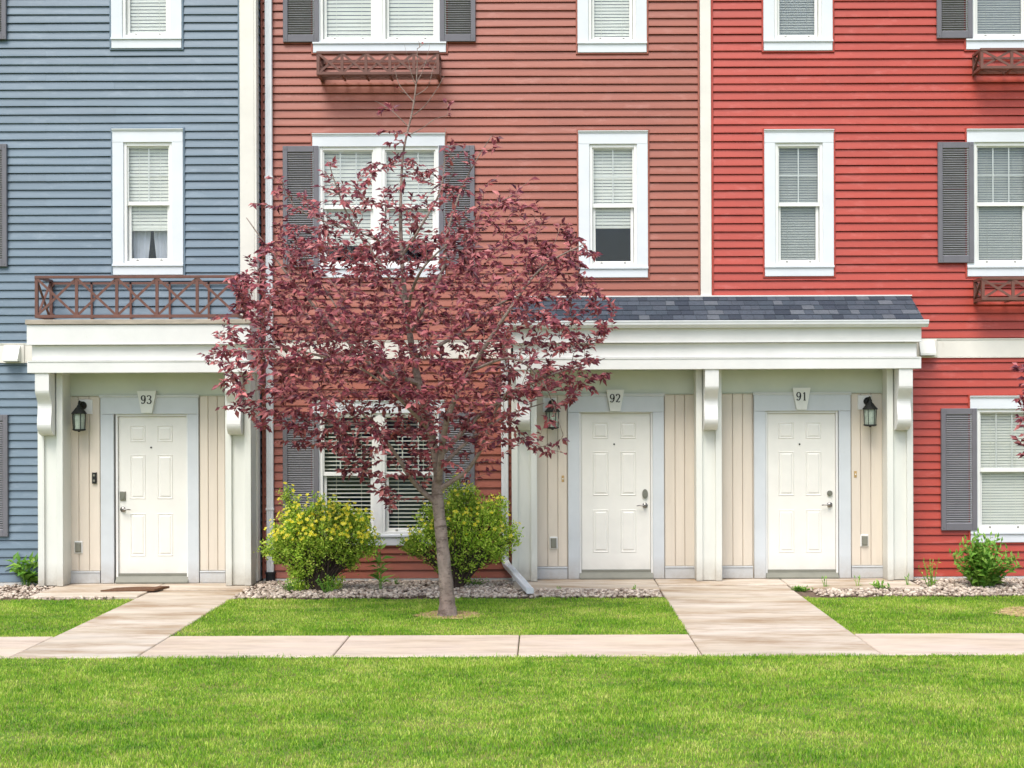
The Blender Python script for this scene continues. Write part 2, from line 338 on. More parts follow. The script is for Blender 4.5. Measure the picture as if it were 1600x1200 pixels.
# ------------------------------------------------------------------ grass
def blades(name, rects, dens, label, keep=None, h=(.012,.027)):
    V = []; 
    xs = []; ys = []
    for x0, x1, y0, y1 in rects:
        n = int((x1-x0)*(y1-y0)*dens); xs.append(RS.uniform(x0, x1, n)); ys.append(RS.uniform(y0, y1, n))
    x = np.concatenate(xs); y = np.concatenate(ys)
    if keep is not None: k = keep(x, y); x = x[k]; y = y[k]
    n = len(x); a = RS.uniform(0, 2*np.pi, n); pt = np.sin(x*1.9+y*2.7)*np.cos(y*4.3-x*.6)+.6*np.sin(x*5.3-y*7.1+1)*np.sin(x*3.1+y*9.7)+.4*np.sin(x*13.+y*5)*np.cos(y*17-x*7); hh = RS.uniform(h[0], h[1], n)*(1+.30*pt)*(1+.9*(RS.uniform(0,1,n) > .985)); w = RS.uniform(.0016, .0032, n)
    la = RS.uniform(0, 2*np.pi, n); lean = RS.uniform(.15, .95, n)*hh
    wx, wy = np.cos(a)*w, np.sin(a)*w; lx, ly = np.cos(la)*lean, np.sin(la)*lean
    v = np.zeros((n, 5, 3))
    v[:,0] = np.stack([x-wx, y-wy, np.full(n, -.004)], 1); v[:,1] = np.stack([x+wx, y+wy, np.full(n, -.004)], 1)
    v[:,2] = np.stack([x+wx*.8+lx*.35, y+wy*.8+ly*.35, hh*.6], 1); v[:,3] = np.stack([x-wx*.8+lx*.35, y-wy*.8+ly*.35, hh*.6], 1)
    v[:,4] = np.stack([x+lx, y+ly, hh], 1)
    i = np.arange(n)[:,None]*5
    t = np.concatenate([i+np.array([0,1,2]), i+np.array([0,2,3]), i+np.array([3,2,4])], 0)
    o = meshobj(name, v.reshape(-1,3), t, M_grass); return tag(o, label, 'grass', kind='stuff')
wob = lambda x, y: (y < LB+.03+.05*np.sin(x*5.1)+.03*np.sin(x*13+1)) | (RS.uniform(0, 1, len(x)) < .08)
tx, ty = PX(699,-2.9,960), -2.9
def keepm(x, y): return (y < LB-.03+.04*np.sin(x*5.1)+.03*np.sin(x*13+1)) & (((x-tx)**2+(y-ty)**2 > (.31+.05*np.sin(4*np.arctan2(y-ty,x-tx)))**2) | (RS.uniform(0,1,len(x)) < .22)) & (((x-PX(1630,-2.9,955))**2+(y-ty)**2 > .44**2) | (RS.uniform(0,1,len(x)) < .2))
blades('lawn_grass', [(-7.2, 6.8, -9.9, SWF+.03)], 5600, 'wide mown green lawn strip in front of the sidewalk at the bottom')
blades('lawn_grass', [(PA1-.015, PB0+.01, SWB-.025, LB+.06)], 4600, 'mown green lawn patch around the purple tree between the two paths', keepm)
blades('lawn_grass', [(PB1-.015, 7.4, SWB-.025, LB+.06)], 4400, 'mown green lawn patch right of the wide path to doors 91 and 92', keepm)
blades('lawn_grass', [(-8.2, PA0+.015, SWB-.025, LB+.06)], 4400, 'mown green lawn patch left of the path to door 93', keepm)

# ------------------------------------------------------------------ river stones
def ico1():
    import bmesh
    bm = bmesh.new(); bmesh.ops.create_icosphere(bm, subdivisions=1, radius=1)
    v = np.array([tuple(q.co) for q in bm.verts]); f = np.array([[q.index for q in p.verts] for p in bm.faces]); bm.free(); return v, f
IV, IF = ico1()
def ico2():
    import bmesh
    bm = bmesh.new(); bmesh.ops.create_icosphere(bm, subdivisions=2, radius=1)
    v = np.array([tuple(q.co) for q in bm.verts]); f = np.array([[q.index for q in p.verts] for p in bm.faces]); bm.free(); return v, f
def stones(rects, dens, label, parent=None):
    xs = []; ys = []
    for x0, x1, y0, y1 in rects:
        n = int((x1-x0)*(y1-y0)*dens); xs.append(RS.uniform(x0, x1, n)); ys.append(RS.uniform(y0, y1, n))
    x = np.concatenate(xs); y = np.concatenate(ys); n = len(x)
    base = IV if False else IV2
    r = RS.uniform(.009, .027, n); sc = np.stack([r*RS.uniform(.9,1.6,n), r*RS.uniform(.8,1.3,n), r*RS.uniform(.5,.9,n)], 1)
    a = RS.uniform(0, 2*np.pi, n); tl = RS.uniform(-.4, .4, n)
    v = base[None]*(1+RS.uniform(-.10,.10,(n, len(base), 1)))*sc[:,None]
    z2 = v[:,:,2]*np.cos(tl)[:,None]+v[:,:,0]*np.sin(tl)[:,None]; x2 = v[:,:,0]*np.cos(tl)[:,None]-v[:,:,2]*np.sin(tl)[:,None]
    X = x2*np.cos(a)[:,None]-v[:,:,1]*np.sin(a)[:,None]+x[:,None]; Yv = x2*np.sin(a)[:,None]+v[:,:,1]*np.cos(a)[:,None]+y[:,None]
    Z = z2+(r*.45+RS.uniform(0, .018, n))[:,None]
    f = (IF2[None]+(np.arange(n)*len(base))[:,None,None]).reshape(-1, 3)
    o = meshobj('river_stones', np.stack([X, Yv, Z], 2).reshape(-1,3), f, M_stone, smooth=True); return tag(o, label, 'gravel', kind='stuff')
IV2, IF2 = IV, IF
x92 = PX(799,-.9)
stones([(PA1+.02, x92, LB+.01, -.05), (x92, PB0-.03, LB+.01, -.99)], 720, 'pale river stones in the bed below the terracotta wall')
xr = PX(1436,-.6)
stones([(PB1+.20, xr, LB+.03, -.99), (xr, 7.2, LB+.01, -.05)], 680, 'pale river stones in the bed below the red wall')
stones([(-8., PX(44,-1.5,930), LB+.02, -.3)], 330, 'pale river stones in the bed below the blue wall')
stones([(PX(44,-1.5,930), PA0-.25, LB-.02, -1.5)], 260, 'thin row of pale stones along the slab edge by door 93')

# ------------------------------------------------------------------ houses
blue = empty('townhouse', ((XL+XB)/2, YB, 0), 'blue sided townhouse at the left with the white door numbered 93', 'house', 'attached townhouses in a row')
terra = empty('townhouse', ((XB+XM)/2, YW, 0), 'terracotta sided middle townhouse with the white door numbered 92', 'house', 'attached townhouses in a row')
red = empty('townhouse', ((XM+XR)/2, YW, 0), 'bright red sided townhouse at the right with the white door numbered 91', 'house', 'attached townhouses in a row')
ZT = Z0+NC*E
def shell(h, x0, x1, y):
    b = MB(); b.box(x0+.02, x1-.02, y+1.6, y+9, -.05, ZT+.3); b.box(x0+.02, x1-.02, y+.02, y+1.6, ZT, ZT+.3)
    b.box(x0, x0+.012, y+.03, y+1.59, 0, ZT-.01); b.box(x1-.012, x1, y+.03, y+1.59, 0, ZT-.01)
    b.build('house_body', M_shell, h)
    b = MB(); b.box(x0-.0, x1, y-.45, y+9, ZT+.31, ZT+.5); b.build('roof', M_shingle[0], h)
    b = MB(); b.box(x0, x1, y-.46, y-.02, ZT+.02, ZT+.3); b.build('eave', M_white, h)
shell(blue, XL, XB-.01, YB); shell(terra, XB+.01, XM-.005, YW); shell(red, XM+.005, XR, YW)

def siding(h, x0, x1, y, m, openings, seams, z0=Z0):
    for i in range(NC):
        za = z0+i*E; zb = za+E+.004
        segs = [(x0, x1)]
        for (a, b, c, d) in openings:
            if c < zb-.004 and d > za:
                ns = []
                for s, t in segs:
                    if b <= s or a >= t: ns.append((s, t)); continue
                    if a > s: ns.append((s, a))
                    if b < t: ns.append((b, t))
                segs = ns
        for s, t in segs:
            if t-s < .02: continue
            cuts = [s]+[q for q in (sx+.42*(((i*7) % 3)-1) for sx in seams) if s+.5 < q < t-.5]+[t]
            for k in range(len(cuts)-1):
                u, v = cuts[k], cuts[k+1]
                pr = .0016*(k % 2); lap = .02 if k else 0
                n = max(1, int((v-u)/.9)); b = MB(); vs = []
                for j in range(n+1):
                    X = u-lap*(1)+(v-u+lap)*j/n
                    w = .0026*math.sin(X*1.1+i*1.7)+random.uniform(-.0010, .0010); wy = .0012*math.sin(X*1.3+i*2.9)
                    yb = y-.0215-pr+wy
                    vs += [(X, y+.022, zb-.004), (X, y+.020, zb-.0105), (X, y-.001-pr, zb-.0095+w*.5), (X, yb+.0035, za+.022+w), (X, yb, za+.003+w), (X, yb+.003, za+w), (X, y+.022, za+w+.001)]
                fs = [(j*7+q, j*7+(q+1) % 7, (j+1)*7+(q+1) % 7, (j+1)*7+q) for j in range(n) for q in range(7)]
                fs += [tuple(range(7))[::-1], tuple(n*7+q for q in range(7))]
                b.add(vs, fs); b.build('siding_board', m, h)

def window(h, x0, x1, z0, z1, y, jm, units=1, side=.135, nv=1, blind=(1., .056, 'cream'), lower=None, seed=0, shut=None, lab=None, flow=0.):
    "outer trim rectangle; returns opening for siding"
    head, sill = .165, .135
    w = MB()
    w.ring(x0, x1, z0+sill-.02, z1-head+.02, side, y-.036, y+.029, wt=.019, wb=.019)
    wo_ = w.build('window', M_casing, h)
    if lab: wo_['label'] = lab
    b = MB(); b.bbox(x0, x1, y-.0385, y+.031, z1-head, z1-.035, .004)
    b.prism([(y+.02, z1-.035), (y-.042, z1-.035), (y-.044, z1-.022), (y-.058, z1-.012), (y-.060, z1), (y+.02, z1)], x0-.004, x1+.004); b.build('head_trim', M_casing, wo_)
    b = MB(); b.bbox(x0+.003, x1-.003, y-.0385, y+.031, z0, z0+sill-.028, .004)
    b.prism([(y+.031, z0+sill-.027), (y-.056, z0+sill-.027), (y-.056, z0+sill-.006), (y-.034, z0+sill+.001), (y+.031, z0+sill+.001)], x0-.002, x1+.002); b.build('sill', M_casing, wo_)
    b = MB(); b.ring(x0-.021, x1+.021, z0-.018, z1+.02, .0195, y-.030, y+.01, wt=.0185, wb=.0165); b.build('trim_channel', jm, wo_)
    ix0, ix1, iz0, iz1 = x0+side, x1-side, z0+sill, z1-head
    mull = .075; uw = ((ix1-ix0)-mull*(units-1))/units
    fr = MB(); sa = MB(); mu = MB(); bl = MB(); rm = MB(); lift = MB()
    if units == 2:
        fr.bbox(ix0+uw, ix1-uw, y-.022, y+.08, iz0, iz1)
    panes = []
    for u in range(units):
        a = ix0+u*(uw+mull); c = a+uw; fr.ring(a, c, iz0, iz1, .036, y-.016, y+.10, wt=.042, wb=.034)
        a += .036; c -= .036; p = iz0+.034; q = iz1-.042; mid = p+(q-p)*.5
        sa.ring(a, c, mid-.02, q, .017, y+.004, y+.035, wt=.014, wb=.048)            # upper sash, outer track
        sa.ring(a+.004, c-.004, p, mid+.022+flow, .036, y+.040, y+.07, wt=.036, wb=.040)
        if flow: pass
        panes.append((a+.015, c-.015, mid+.024, q-.012, y+.018)); panes.append((a+.036, c-.036, p+.036, mid-.01, y+.054))
        ux0, ux1, uz0, uz1 = a+.017, c-.017, mid+.028, q-.014
        for k in range(1, nv+1):
            xx = ux0+(ux1-ux0)*k/(nv+1); mu.box(xx-.007, xx+.007, y+.022, y+.028, uz0, uz1)
        zz = uz0+(uz1-uz0)*.5; mu.box(ux0, ux1, y+.0235, y+.0265, zz-.006, zz+.006)
        for f_ in (.22, .78):
            xx = a+(c-a)*f_; lift.ring(xx-.012, xx+.012, p+.003, p+.026, .004, y+.030, y+.041)
        cov = blind[0] if not isinstance(blind[0], tuple) else blind[0][u]; pitch = blind[1]
        zt = q+.02; zbm = zt-(zt-p+.02)*cov; nz = int((zt-zbm)/pitch)
        rnd = random.Random(seed+u)
        tilt = blind[3] if len(blind) > 3 else 1.0
        for k in range(nz):
            z = zt-k*pitch-.02; sg = rnd.uniform(-.0012, .0012)
            hh = pitch*.60*tilt; dd = .007+.03*(1-tilt)
            bl.add([(a-.01, y+.080, z-hh+sg), (c+.01, y+.080, z-hh-sg), (c+.01, y+.080+dd, z+hh*.45-sg), (a-.01, y+.080+dd, z+hh*.45+sg)], [(0,1,2,3)])
        if cov < .98: bl.box(a-.008, c+.008, y+.082, y+.11, zbm-.03, zbm+.005)
        bl.box(a-.01, c+.01, y+.082, y+.12, q+.01, q+.04)
        for xx in (a+(c-a)*.25, a+(c-a)*.75): bl.box(xx-.002, xx+.002, y+.0765, y+.0785, zbm, q)
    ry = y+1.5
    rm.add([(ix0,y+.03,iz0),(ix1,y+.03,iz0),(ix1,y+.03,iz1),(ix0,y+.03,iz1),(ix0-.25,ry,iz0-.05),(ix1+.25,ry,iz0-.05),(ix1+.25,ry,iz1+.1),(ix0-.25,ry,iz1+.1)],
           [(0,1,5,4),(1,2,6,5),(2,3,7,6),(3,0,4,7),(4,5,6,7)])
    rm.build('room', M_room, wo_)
    fr.build('frame', M_vinyl, wo_); sa.build('sash', M_vinyl, wo_); mu.build('muntin', M_vinyl, wo_)
    bo = bl.build('blind', M_blind if blind[2] == 'cream' else M_blind2, wo_); stuff(bo)
    lift.build('sash_latch', M_metal, wo_)
    for (a, c, p, q, yy) in panes:
        b = MB(); b.box(a, c, yy, yy+.003, p, q); b.build('pane', M_glass, wo_)
    if lower == 'curtain':
        b = MB(); p = iz0+.03; t = iz0+(iz1-iz0)*.36; xm = (ix0+ix1)/2
        for sgn in (-1, 1):
            n = 14; vs = []
            for k in range(n+1):
                f_ = k/n; 
                for zf, wi, wo2 in ((1., .015, .25), (.62, .022, .25), (.36, .035, .25), (0., .055, .24)):
                    xe = xm+sgn*(wi+(wo2-wi)*f_); vs.append((xe, y+.17+.014*math.sin(k*2.4), p+(t-p)*zf))
            fs = [(k*4+j, (k+1)*4+j, (k+1)*4+j+1, k*4+j+1) for k in range(n) for j in range(3)]
            b.add(vs, fs)
        b.build('curtain', M_curtain, wo_, smooth=True)
    return (x0+.006, x1-.006, z0+sill-.03, z1-head+.03)

def shutter(h, x0, x1, z0, z1, y):
    b = MB(); yf = y-.058; st = .058 if x1-x0 > .4 else .05
    b.bbox(x0, x0+st, yf, y-.018, z0, z1, .004); b.bbox(x1-st, x1, yf, y-.018, z0, z1, .004)
    b.bbox(x0+st, x1-st, yf+.002, y-.018, z1-.075, z1, .004); b.bbox(x0+st, x1-st, yf+.002, y-.018, z0, z0+.085, .004)
    for zz in (z0+.035, z1-.035, (z0+z1)/2):
        for xx in (x0+.028, x1-.028): b.cyl((xx, zz), .008, yf-.004, yf, 8)
    o = b.build('shutter', M_shut, h)
    b = MB(); n = int((z1-z0-.16)/.0275); a = z0+.085; p = (z1-.075-a)/n
    for k in range(n):
        z = a+k*p
        b.prism([(yf+.004, z+.002), (yf+.007, z-.001), (yf+.034, z+p*.55), (yf+.031, z+p*.62)], x0+st, x1-st)
    b.box(x0+st, x1-st, yf+.0345, y-.018, a, z1-.075)
    stuff(b.build('louvers', M_louver, o)); return o

OB, OT, OR_ = [], [], []
# px boxes: (x0,x1,y0(top),y1(bottom))
def rect(x0, x1, yt, yb, Y, ref=None):
    ref = ref or (x0+x1)/2
    return P(x0, (yt+yb)/2, Y)[0], P(x1, (yt+yb)/2, Y)[0], P(ref, yb, Y)[1], P(ref, yt, Y)[1]
STOREY = 2.79
# blue house
x0, x1, z0, z1 = rect(177, 287, 202, 430, YB)
OB.append(window(blue, x0, x1, z0, z1, YB, M_blue, blind=(.70, .042, 'cream'), lower='curtain', seed=1))
OB.append(window(blue, x0-.01, x1-.01, z0+STOREY-.02, z1+STOREY-.02, YB, M_blue, blind=(1, .042, 'cream'), seed=2))
sx1 = PX(14, YB); swd = .455
for k, (yt, yb) in enumerate(((226, 417), (648, 838), (-128, 63))):
    za, zb = PZ(yb, YB, 14), PZ(yt, YB, 14)
    shutter(blue, sx1-swd, sx1, za, zb, YB); wx1 = sx1-swd+.09
    OB.append(window(blue, wx1-1.64, wx1, za-.135, zb+.17, YB, M_blue, units=2, side=.085, nv=2, blind=(1, .042, 'cream'), seed=10+k))
    shutter(blue, wx1-1.64+.09-swd, wx1-1.64+.09, za, zb, YB)
# terracotta house
def double(h, px0, pxw, yt, yb, jm, OL, blind, seed, syt, syb, flow=0.):
    x0, x1, z0, z1 = rect(px0, px0+pxw, yt, yb, YW)
    OL.append(window(h, x0, x1, z0, z1, YW, jm, units=2, side=.088, nv=2, blind=blind, seed=seed, flow=flow))
    za, zb = PZ(syb, YW, px0+20), PZ(syt, YW, px0+20)
    shutter(h, x0-.365, x0+.077, za, zb, YW); shutter(h, x1-.077, x1+.365, za, zb, YW)
double(terra, 489, 207, 209, 434, M_terra, OT, (.80, .048, 'cream'), 20, 229, 418)
double(terra, 489, 207, 625, 852, M_terra, OT, (1, .050, 'cream', .35), 23, 645, 836)
double(terra, 489, 208, -142, 83, M_terra, OT, (1, .048, 'cream'), 26, -122, 67)
x0, x1, z0, z1 = rect(904, 1012, 205, 434, YW)
OT.append(window(terra, x0, x1, z0, z1, YW, M_terra, blind=(.66, .040, 'cream'), seed=30))
x0, x1, z0, z1 = rect(902, 1010, -146, 83, YW)
OT.append(window(terra, x0, x1, z0, z1, YW, M_terra, blind=(1, .040, 'cream'), seed=31))
# red house
x0, x1, z0, z1 = rect(1194, 1302, 203, 432, YW)
OR_.append(window(red, x0, x1, z0, z1, YW, M_red, blind=(1, .032, 'grey'), seed=40))
x0, x1, z0, z1 = rect(1192, 1300, -149, 80, YW)
OR_.append(window(red, x0, x1, z0, z1, YW, M_red, blind=(1, .032, 'grey'), seed=41))
double(red, 1510, 207, 202, 432, M_red, OR_, (1, .030, 'grey'), 42, 223, 411)
double(red, 1515, 207, 618, 847, M_red, OR_, (1, .034, 'cream'), 44, 638, 828)
double(red, 1508, 207, -148, 78, M_red, OR_, (1, .030, 'grey'), 46, -128, 61)

# storey bands
def band(h, x0, x1, z0, z1, y, cuts=()):
    b = MB(); b.bbox(x0, x1, y-.030, y+.02, z0+.012, z1-.018, .003)
    b.prism([(y+.02, z1-.018), (y-.036, z1-.018), (y-.040, z1), (y+.02, z1)], x0, x1)
    b.box(x0, x1, y-.034, y+.02, z0, z0+.0115)
    return b.build('storey_band', M_cream, h)
bz0, bz1 = PZ(567, YB, 20), PZ(536.5, YB, 20); band(blue, XL, PX(60,YB), bz0, bz1, YB); OB.append((XL-1, PX(60,YB), bz0+E+.01, bz1-E-.01))
tz0, tz1 = PZ(560.5, YW, 600), PZ(532, YW, 600); band(terra, XB+.03, PX(799,YW), tz0, tz1, YW); OT.append((XB, PX(799,YW), tz0+E+.01, tz1-E-.01))
rz0, rz1 = PZ(559, YW, 1500), PZ(529, YW, 1500); band(red, PX(1415,YW), XR, rz0, rz1, YW); OR_.append((PX(1415,YW), XR+1, rz0+E+.01, rz1-E-.01))
# corner and boundary boards
b = MB(); b.bbox(PX(377,YB), XB-.012, YB-.04, YB+.02, .05, ZT, .004); b.bbox(XB-.011, XB+.018, YB-.040, YB+.10, .05, ZT, .004); b.build('corner_board', M_cream, blue)
b = MB(); b.bbox(PX(374,YB), PX(376.6,YB), YB-.026, YB+.01, .05, ZT); b.build('trim_channel', M_blue, blue)
b = MB()
for i in range(NC):   # narrow blue return between the two wall planes
    za = Z0+i*E; b.prism([(XB, za+E), (XB+.005, za+E), (XB+.018, za+.004), (XB, za)], YB+.104, YW-.002, 'y')
stuff(b.build('return_siding', M_blue, blue))
b = MB(); b.bbox(XB+.022, XB+.045, YW-.03, YW+.01, .05, ZT); b.build('trim_channel', M_terra, terra)
b = MB(); b.bbox(PX(1094,0,300), PX(1111,0,300), YW-.035, YW+.02, 3.4, ZT, .004); b.build('corner_board', M_cream, red)
b = MB(); b.bbox(PX(1090.5,0,300), PX(1093.6,0,300), YW-.028, YW+.01, 3.4, ZT); b.build('trim_channel', M_terra, terra)
b = MB(); b.bbox(PX(1111.4,0,300), PX(1114.5,0,300), YW-.028, YW+.01, 3.4, ZT); b.build('trim_channel', M_red, red)
# porch openings
ZC = 3.50
OB.append((PX(60,YB), XB, -1, PZ(565,YB)))
OT.append((PX(801,0), XM+1, -1, 3.45)); OR_.append((XM-1, PX(1424,0), -1, 3.45))
siding(blue, XL, PX(375,YB), YB, M_blue, OB, [PX(130,YB), -8.2])
siding(terra, XB+.03, PX(1092,0,300), YW, M_terra, OT, [PX(862,0), -1.6])
siding(red, PX(1113,0,300), XR, YW, M_red, OR_, [PX(1340,0), 5.9])
for h, a, c, y in ((blue, XL, PX(60,YB), YB), (terra, XB+.03, PX(799,0), YW), (red, PX(1424,0), XR, YW)):
    b = MB(); b.box(a, c, y-.022, y+.02, -.03, .032); b.build('foundation_strip', M_found, h)
    b = MB(); b.box(a, c, y-.012, y+.02, .033, .05); b.build('starter_strip', M_white, h)

# ------------------------------------------------------------------ digits
def crom(pts, n=6):
    P_ = [Vector((*p, 0)) for p in pts]; out = []
    for i in range(len(P_)-1):
        a = P_[max(i-1,0)]; b = P_[i]; c = P_[i+1]; d = P_[min(i+2,len(P_)-1)]
        for k in range(n):
            t = k/n; out.append(.5*((2*b)+(c-a)*t+(2*a-5*b+4*c-d)*t*t+(3*b-a-3*c+d)*t**3))
    out.append(P_[-1]); return [(p.x, p.y) for p in out]
GLY = {'9': [[(.80,.68),(.72,.90),(.50,.985),(.28,.90),(.19,.70),(.28,.48),(.50,.40),(.72,.50),(.81,.72),(.80,.45),(.70,.20),(.50,.03),(.28,.05),(.22,.16)]],
       '3': [[(.20,.84),(.30,.96),(.52,.99),(.74,.88),(.74,.70),(.60,.57),(.42,.53)], [(.42,.53),(.68,.48),(.82,.30),(.74,.10),(.50,0),(.26,.05),(.18,.18)]],
       '2': [[(.20,.76),(.30,.95),(.54,.99),(.76,.86),(.76,.66),(.56,.40),(.18,.04)], [(.18,.04),(.40,.07),(.62,.02),(.84,.10)]],
       '1': [[(.30,.84),(.44,.90),(.53,.99)], [(.53,.99),(.53,.5),(.53,0)], [(.34,.01),(.53,.01),(.73,.01)]]}
def digits(txt, cx, cz, h, y, parent):
    w = h*.72; x = cx-w*len(txt)/2
    b = MB()
    for k, ch in enumerate(txt):
        for si, st in enumerate(GLY[ch]):
            pts = crom(st); vs = []; n = len(pts)
            for i, p in enumerate(pts):
                q0 = pts[max(i-1,0)]; q1 = pts[min(i+1,n-1)]; t = Vector((q1[0]-q0[0], q1[1]-q0[1])).normalized()
                hw = (.045+.055*abs(t.y))
                if ch == '1' and si != 1: hw = .05
                nx, nz = -t.y*hw, t.x*hw
                X, Z = x+p[0]*w, cz-h/2+p[1]*h
                for yy in (y-.006, y):
                    vs += [(X+nx*h*.75, yy, Z+nz*h*.75), (X-nx*h*.75, yy, Z-nz*h*.75)]
            fs = []
            for i in range(n-1):
                o = i*4; fs += [(o, o+1, o+5, o+4), (o+2, o+6, o+7, o+3), (o, o+4, o+6, o+2), (o+1, o+3, o+7, o+5)]
            b.add(vs, fs)
        x += w*.98
    return b.build('house_number', M_black, parent)

# ------------------------------------------------------------------ entries
def entry(h, num, Y, ref, d, cas, head, key, planks, wallx, ytop, yfr, ybase, hinge):
    "all values in photo pixels, converted at plane Y"
    X = lambda p: P(p, 760, Y)[0]; Z = lambda p: P(ref, p, Y)[1]
    zb = G0-.005
    b = MB(); b.box(X(wallx[0]), X(planks[0][-1])+.05, Y+.03, Y+.06, 0, Z(ytop)+.1); b.box(X(planks[1][0])-.05, X(wallx[1]), Y+.03, Y+.06, 0, Z(ytop)+.1)
    b.box(X(planks[0][-1])+.051, X(planks[1][0])-.051, Y+.03, Y+.06, Z(d[2])+.05, Z(ytop)+.1); b.box(X(wallx[0]), X(wallx[1]), Y+.0605, Y+.12, 0, .03); b.box(X(wallx[0]), X(wallx[1]), Y+.09, Y+.12, .031, Z(ytop)+.1); b.build('entry_wall', M_plank, h)
    b = MB(); b.bbox(X(wallx[0]), X(wallx[1]), Y-.012, Y+.03, Z(yfr), Z(ytop)+.06, .003); b.box(X(wallx[0]), X(wallx[1]), Y-.022, Y+.02, Z(yfr)-.012, Z(yfr)-.001)
    b.build('frieze_board', M_frieze, h)
    for xs in planks:
        for a, c in zip(xs, xs[1:]):
            b = MB(); b.bbox(X(a)+.002, X(c)-.002, Y, Y+.029, Z(ybase)+.0, Z(yfr)-.014, .007); b.build('plank', M_plank, h)
        b = MB(); b.bbox(X(xs[0])+.001, X(xs[-1])-.001, Y-.014, Y+.03, zb, Z(ybase)-.016, .003)
        b.prism([(Y+.03, Z(ybase)-.015), (Y-.024, Z(ybase)-.015), (Y-.020, Z(ybase)-.001), (Y+.03, Z(ybase)-.001)], X(xs[0])+.001, X(xs[-1])-.001)
        b.build('base_board', M_entry, h)
    # door with casing
    dx0, dx1, dz0, dz1 = X(d[0]), X(d[1]), Z(d[3]), Z(d[2])
    b = MB(); b.bbox(dx0, dx1, Y+.035, Y+.08, dz0, dz1, .002)
    dr = b.build('door', M_door, h)
    dr['label'] = 'white six panel front door numbered '+num
    W_ = dx1-dx0; H_ = dz1-dz0
    for fx0, fx1 in ((.155, .385), (.565, .80)) if hinge == 'x' else ((.165,.395), (.565,.795)):
        for fz0, fz1 in ((.84, .945), (.48, .76), (.12, .39)):
            a, c, p, q = dx0+fx0*W_, dx0+fx1*W_, dz0+fz0*H_, dz0+fz1*H_
            b = MB(); ins = [0, .008, .016, .024, .040]; hg = [0, .007, .001, .001, .008]; vs = []
            for i_, g_ in zip(ins, hg): vs += [(a+i_, Y+.0348-g_, p+i_), (c-i_, Y+.0348-g_, p+i_), (c-i_, Y+.0348-g_, q-i_), (a+i_, Y+.0348-g_, q-i_)]
            fs = [(k*4+j, k*4+(j+1) % 4, k*4+4+(j+1) % 4, k*4+4+j) for k in range(4) for j in range(4)]+[(16,17,18,19)]
            b.add(vs, fs); b.build('door_panel', M_door, dr)
    b = MB(); b.cyl(((dx0+dx1)/2-.02, dz0+.805*H_), .011, Y+.028, Y+.034); b.build('peephole', M_black, dr)
    b = MB(); b.bbox(dx0-.03, dx0-.003, Y+.004, Y+.085, zb, dz1+.03); b.bbox(dx1+.003, dx1+.03, Y+.004, Y+.085, zb, dz1+.03); b.bbox(dx0-.003, dx1+.003, Y+.005, Y+.085, dz1+.003, dz1+.03)
    b.build('door_jamb', M_white, dr)
    b = MB(); b.prism([(Y+.08, zb), (Y-.05, zb), (Y-.05, zb+.018), (Y+.01, dz0-.012), (Y+.08, dz0-.012)], dx0-.025, dx1+.025); b.box(dx0-.002, dx1+.002, Y+.02, Y+.034, dz0-.011, dz0+.022)
    b.build('threshold', M_outlet, dr)
    b = MB(); b.bbox(X(cas[0]), X(cas[1]), Y-.022, Y+.03, zb, Z(head[1])-.002, .004); b.bbox(X(cas[2]), X(cas[3]), Y-.022, Y+.03, zb, Z(head[1])-.002, .004)
    b.build('door_casing', M_entry, dr)
    hx0, hx1, ht, hb = X(cas[0]), X(cas[3]), Z(head[0]), Z(head[1])
    b = MB(); b.bbox(hx0, hx1, Y-.026, Y+.03, hb, ht-.034, .004)
    b.prism([(Y+.03, ht-.034), (Y-.030, ht-.034), (Y-.036, ht-.020), (Y-.046, ht-.012), (Y-.050, ht), (Y+.03, ht)], hx0-.01, hx1+.01); b.build('door_head', M_entry, dr)
    kx = X(key[0]); w = key[3]*.00794/2; kz1, kz0 = Z(key[1]), Z(key[2])
    b = MB(); b.prism([(kx-w, kz1), (kx-w*.55, kz0), (kx+w*.55, kz0), (kx+w, kz1)], Y-.075, Y-.0, 'y')
    ks = b.build('keystone', M_col, h); digits(num, kx-.002, kz1-.105, .100, Y-.0755, ks)
    return dr, dx0, dx1, X, Z
def hardware(dr, Y, x, zd, zl, side, kind):
    b = MB()
    if kind == 'keypad': b.bbox(x-.035, x+.035, Y+.012, Y+.034, zd-.055, zd+.055, .008); b.cyl((x, zd-.02), .018, Y+.0, Y+.012)
    elif kind == 'plate': b.prism([(x+.036*math.cos(t)*1, zd+.06*math.sin(t)) for t in [k*math.pi/8 for k in range(16)]], Y+.015, Y+.034, 'y'); b.cyl((x, zd-.008), .024, Y-.002, Y+.015)
    else: b.cyl((x, zd), .034, Y+.014, Y+.034, 18); b.cyl((x, zd), .02, Y+.004, Y+.014)
    b.build('deadbolt', M_metal, dr)
    b = MB(); b.cyl((x, zl), .033, Y+.018, Y+.034, 18); b.cyl((x, zl), .013, Y-.02, Y+.018)
    b.tube([(x, Y-.018, zl), (x+side*.03, Y-.022, zl+.002), (x+side*.07, Y-.020, zl+.003), (x+side*.105, Y-.012, zl-.004)], [.011,.010,.008,.006], 8); b.build('handle', M_metal, dr, smooth=True)

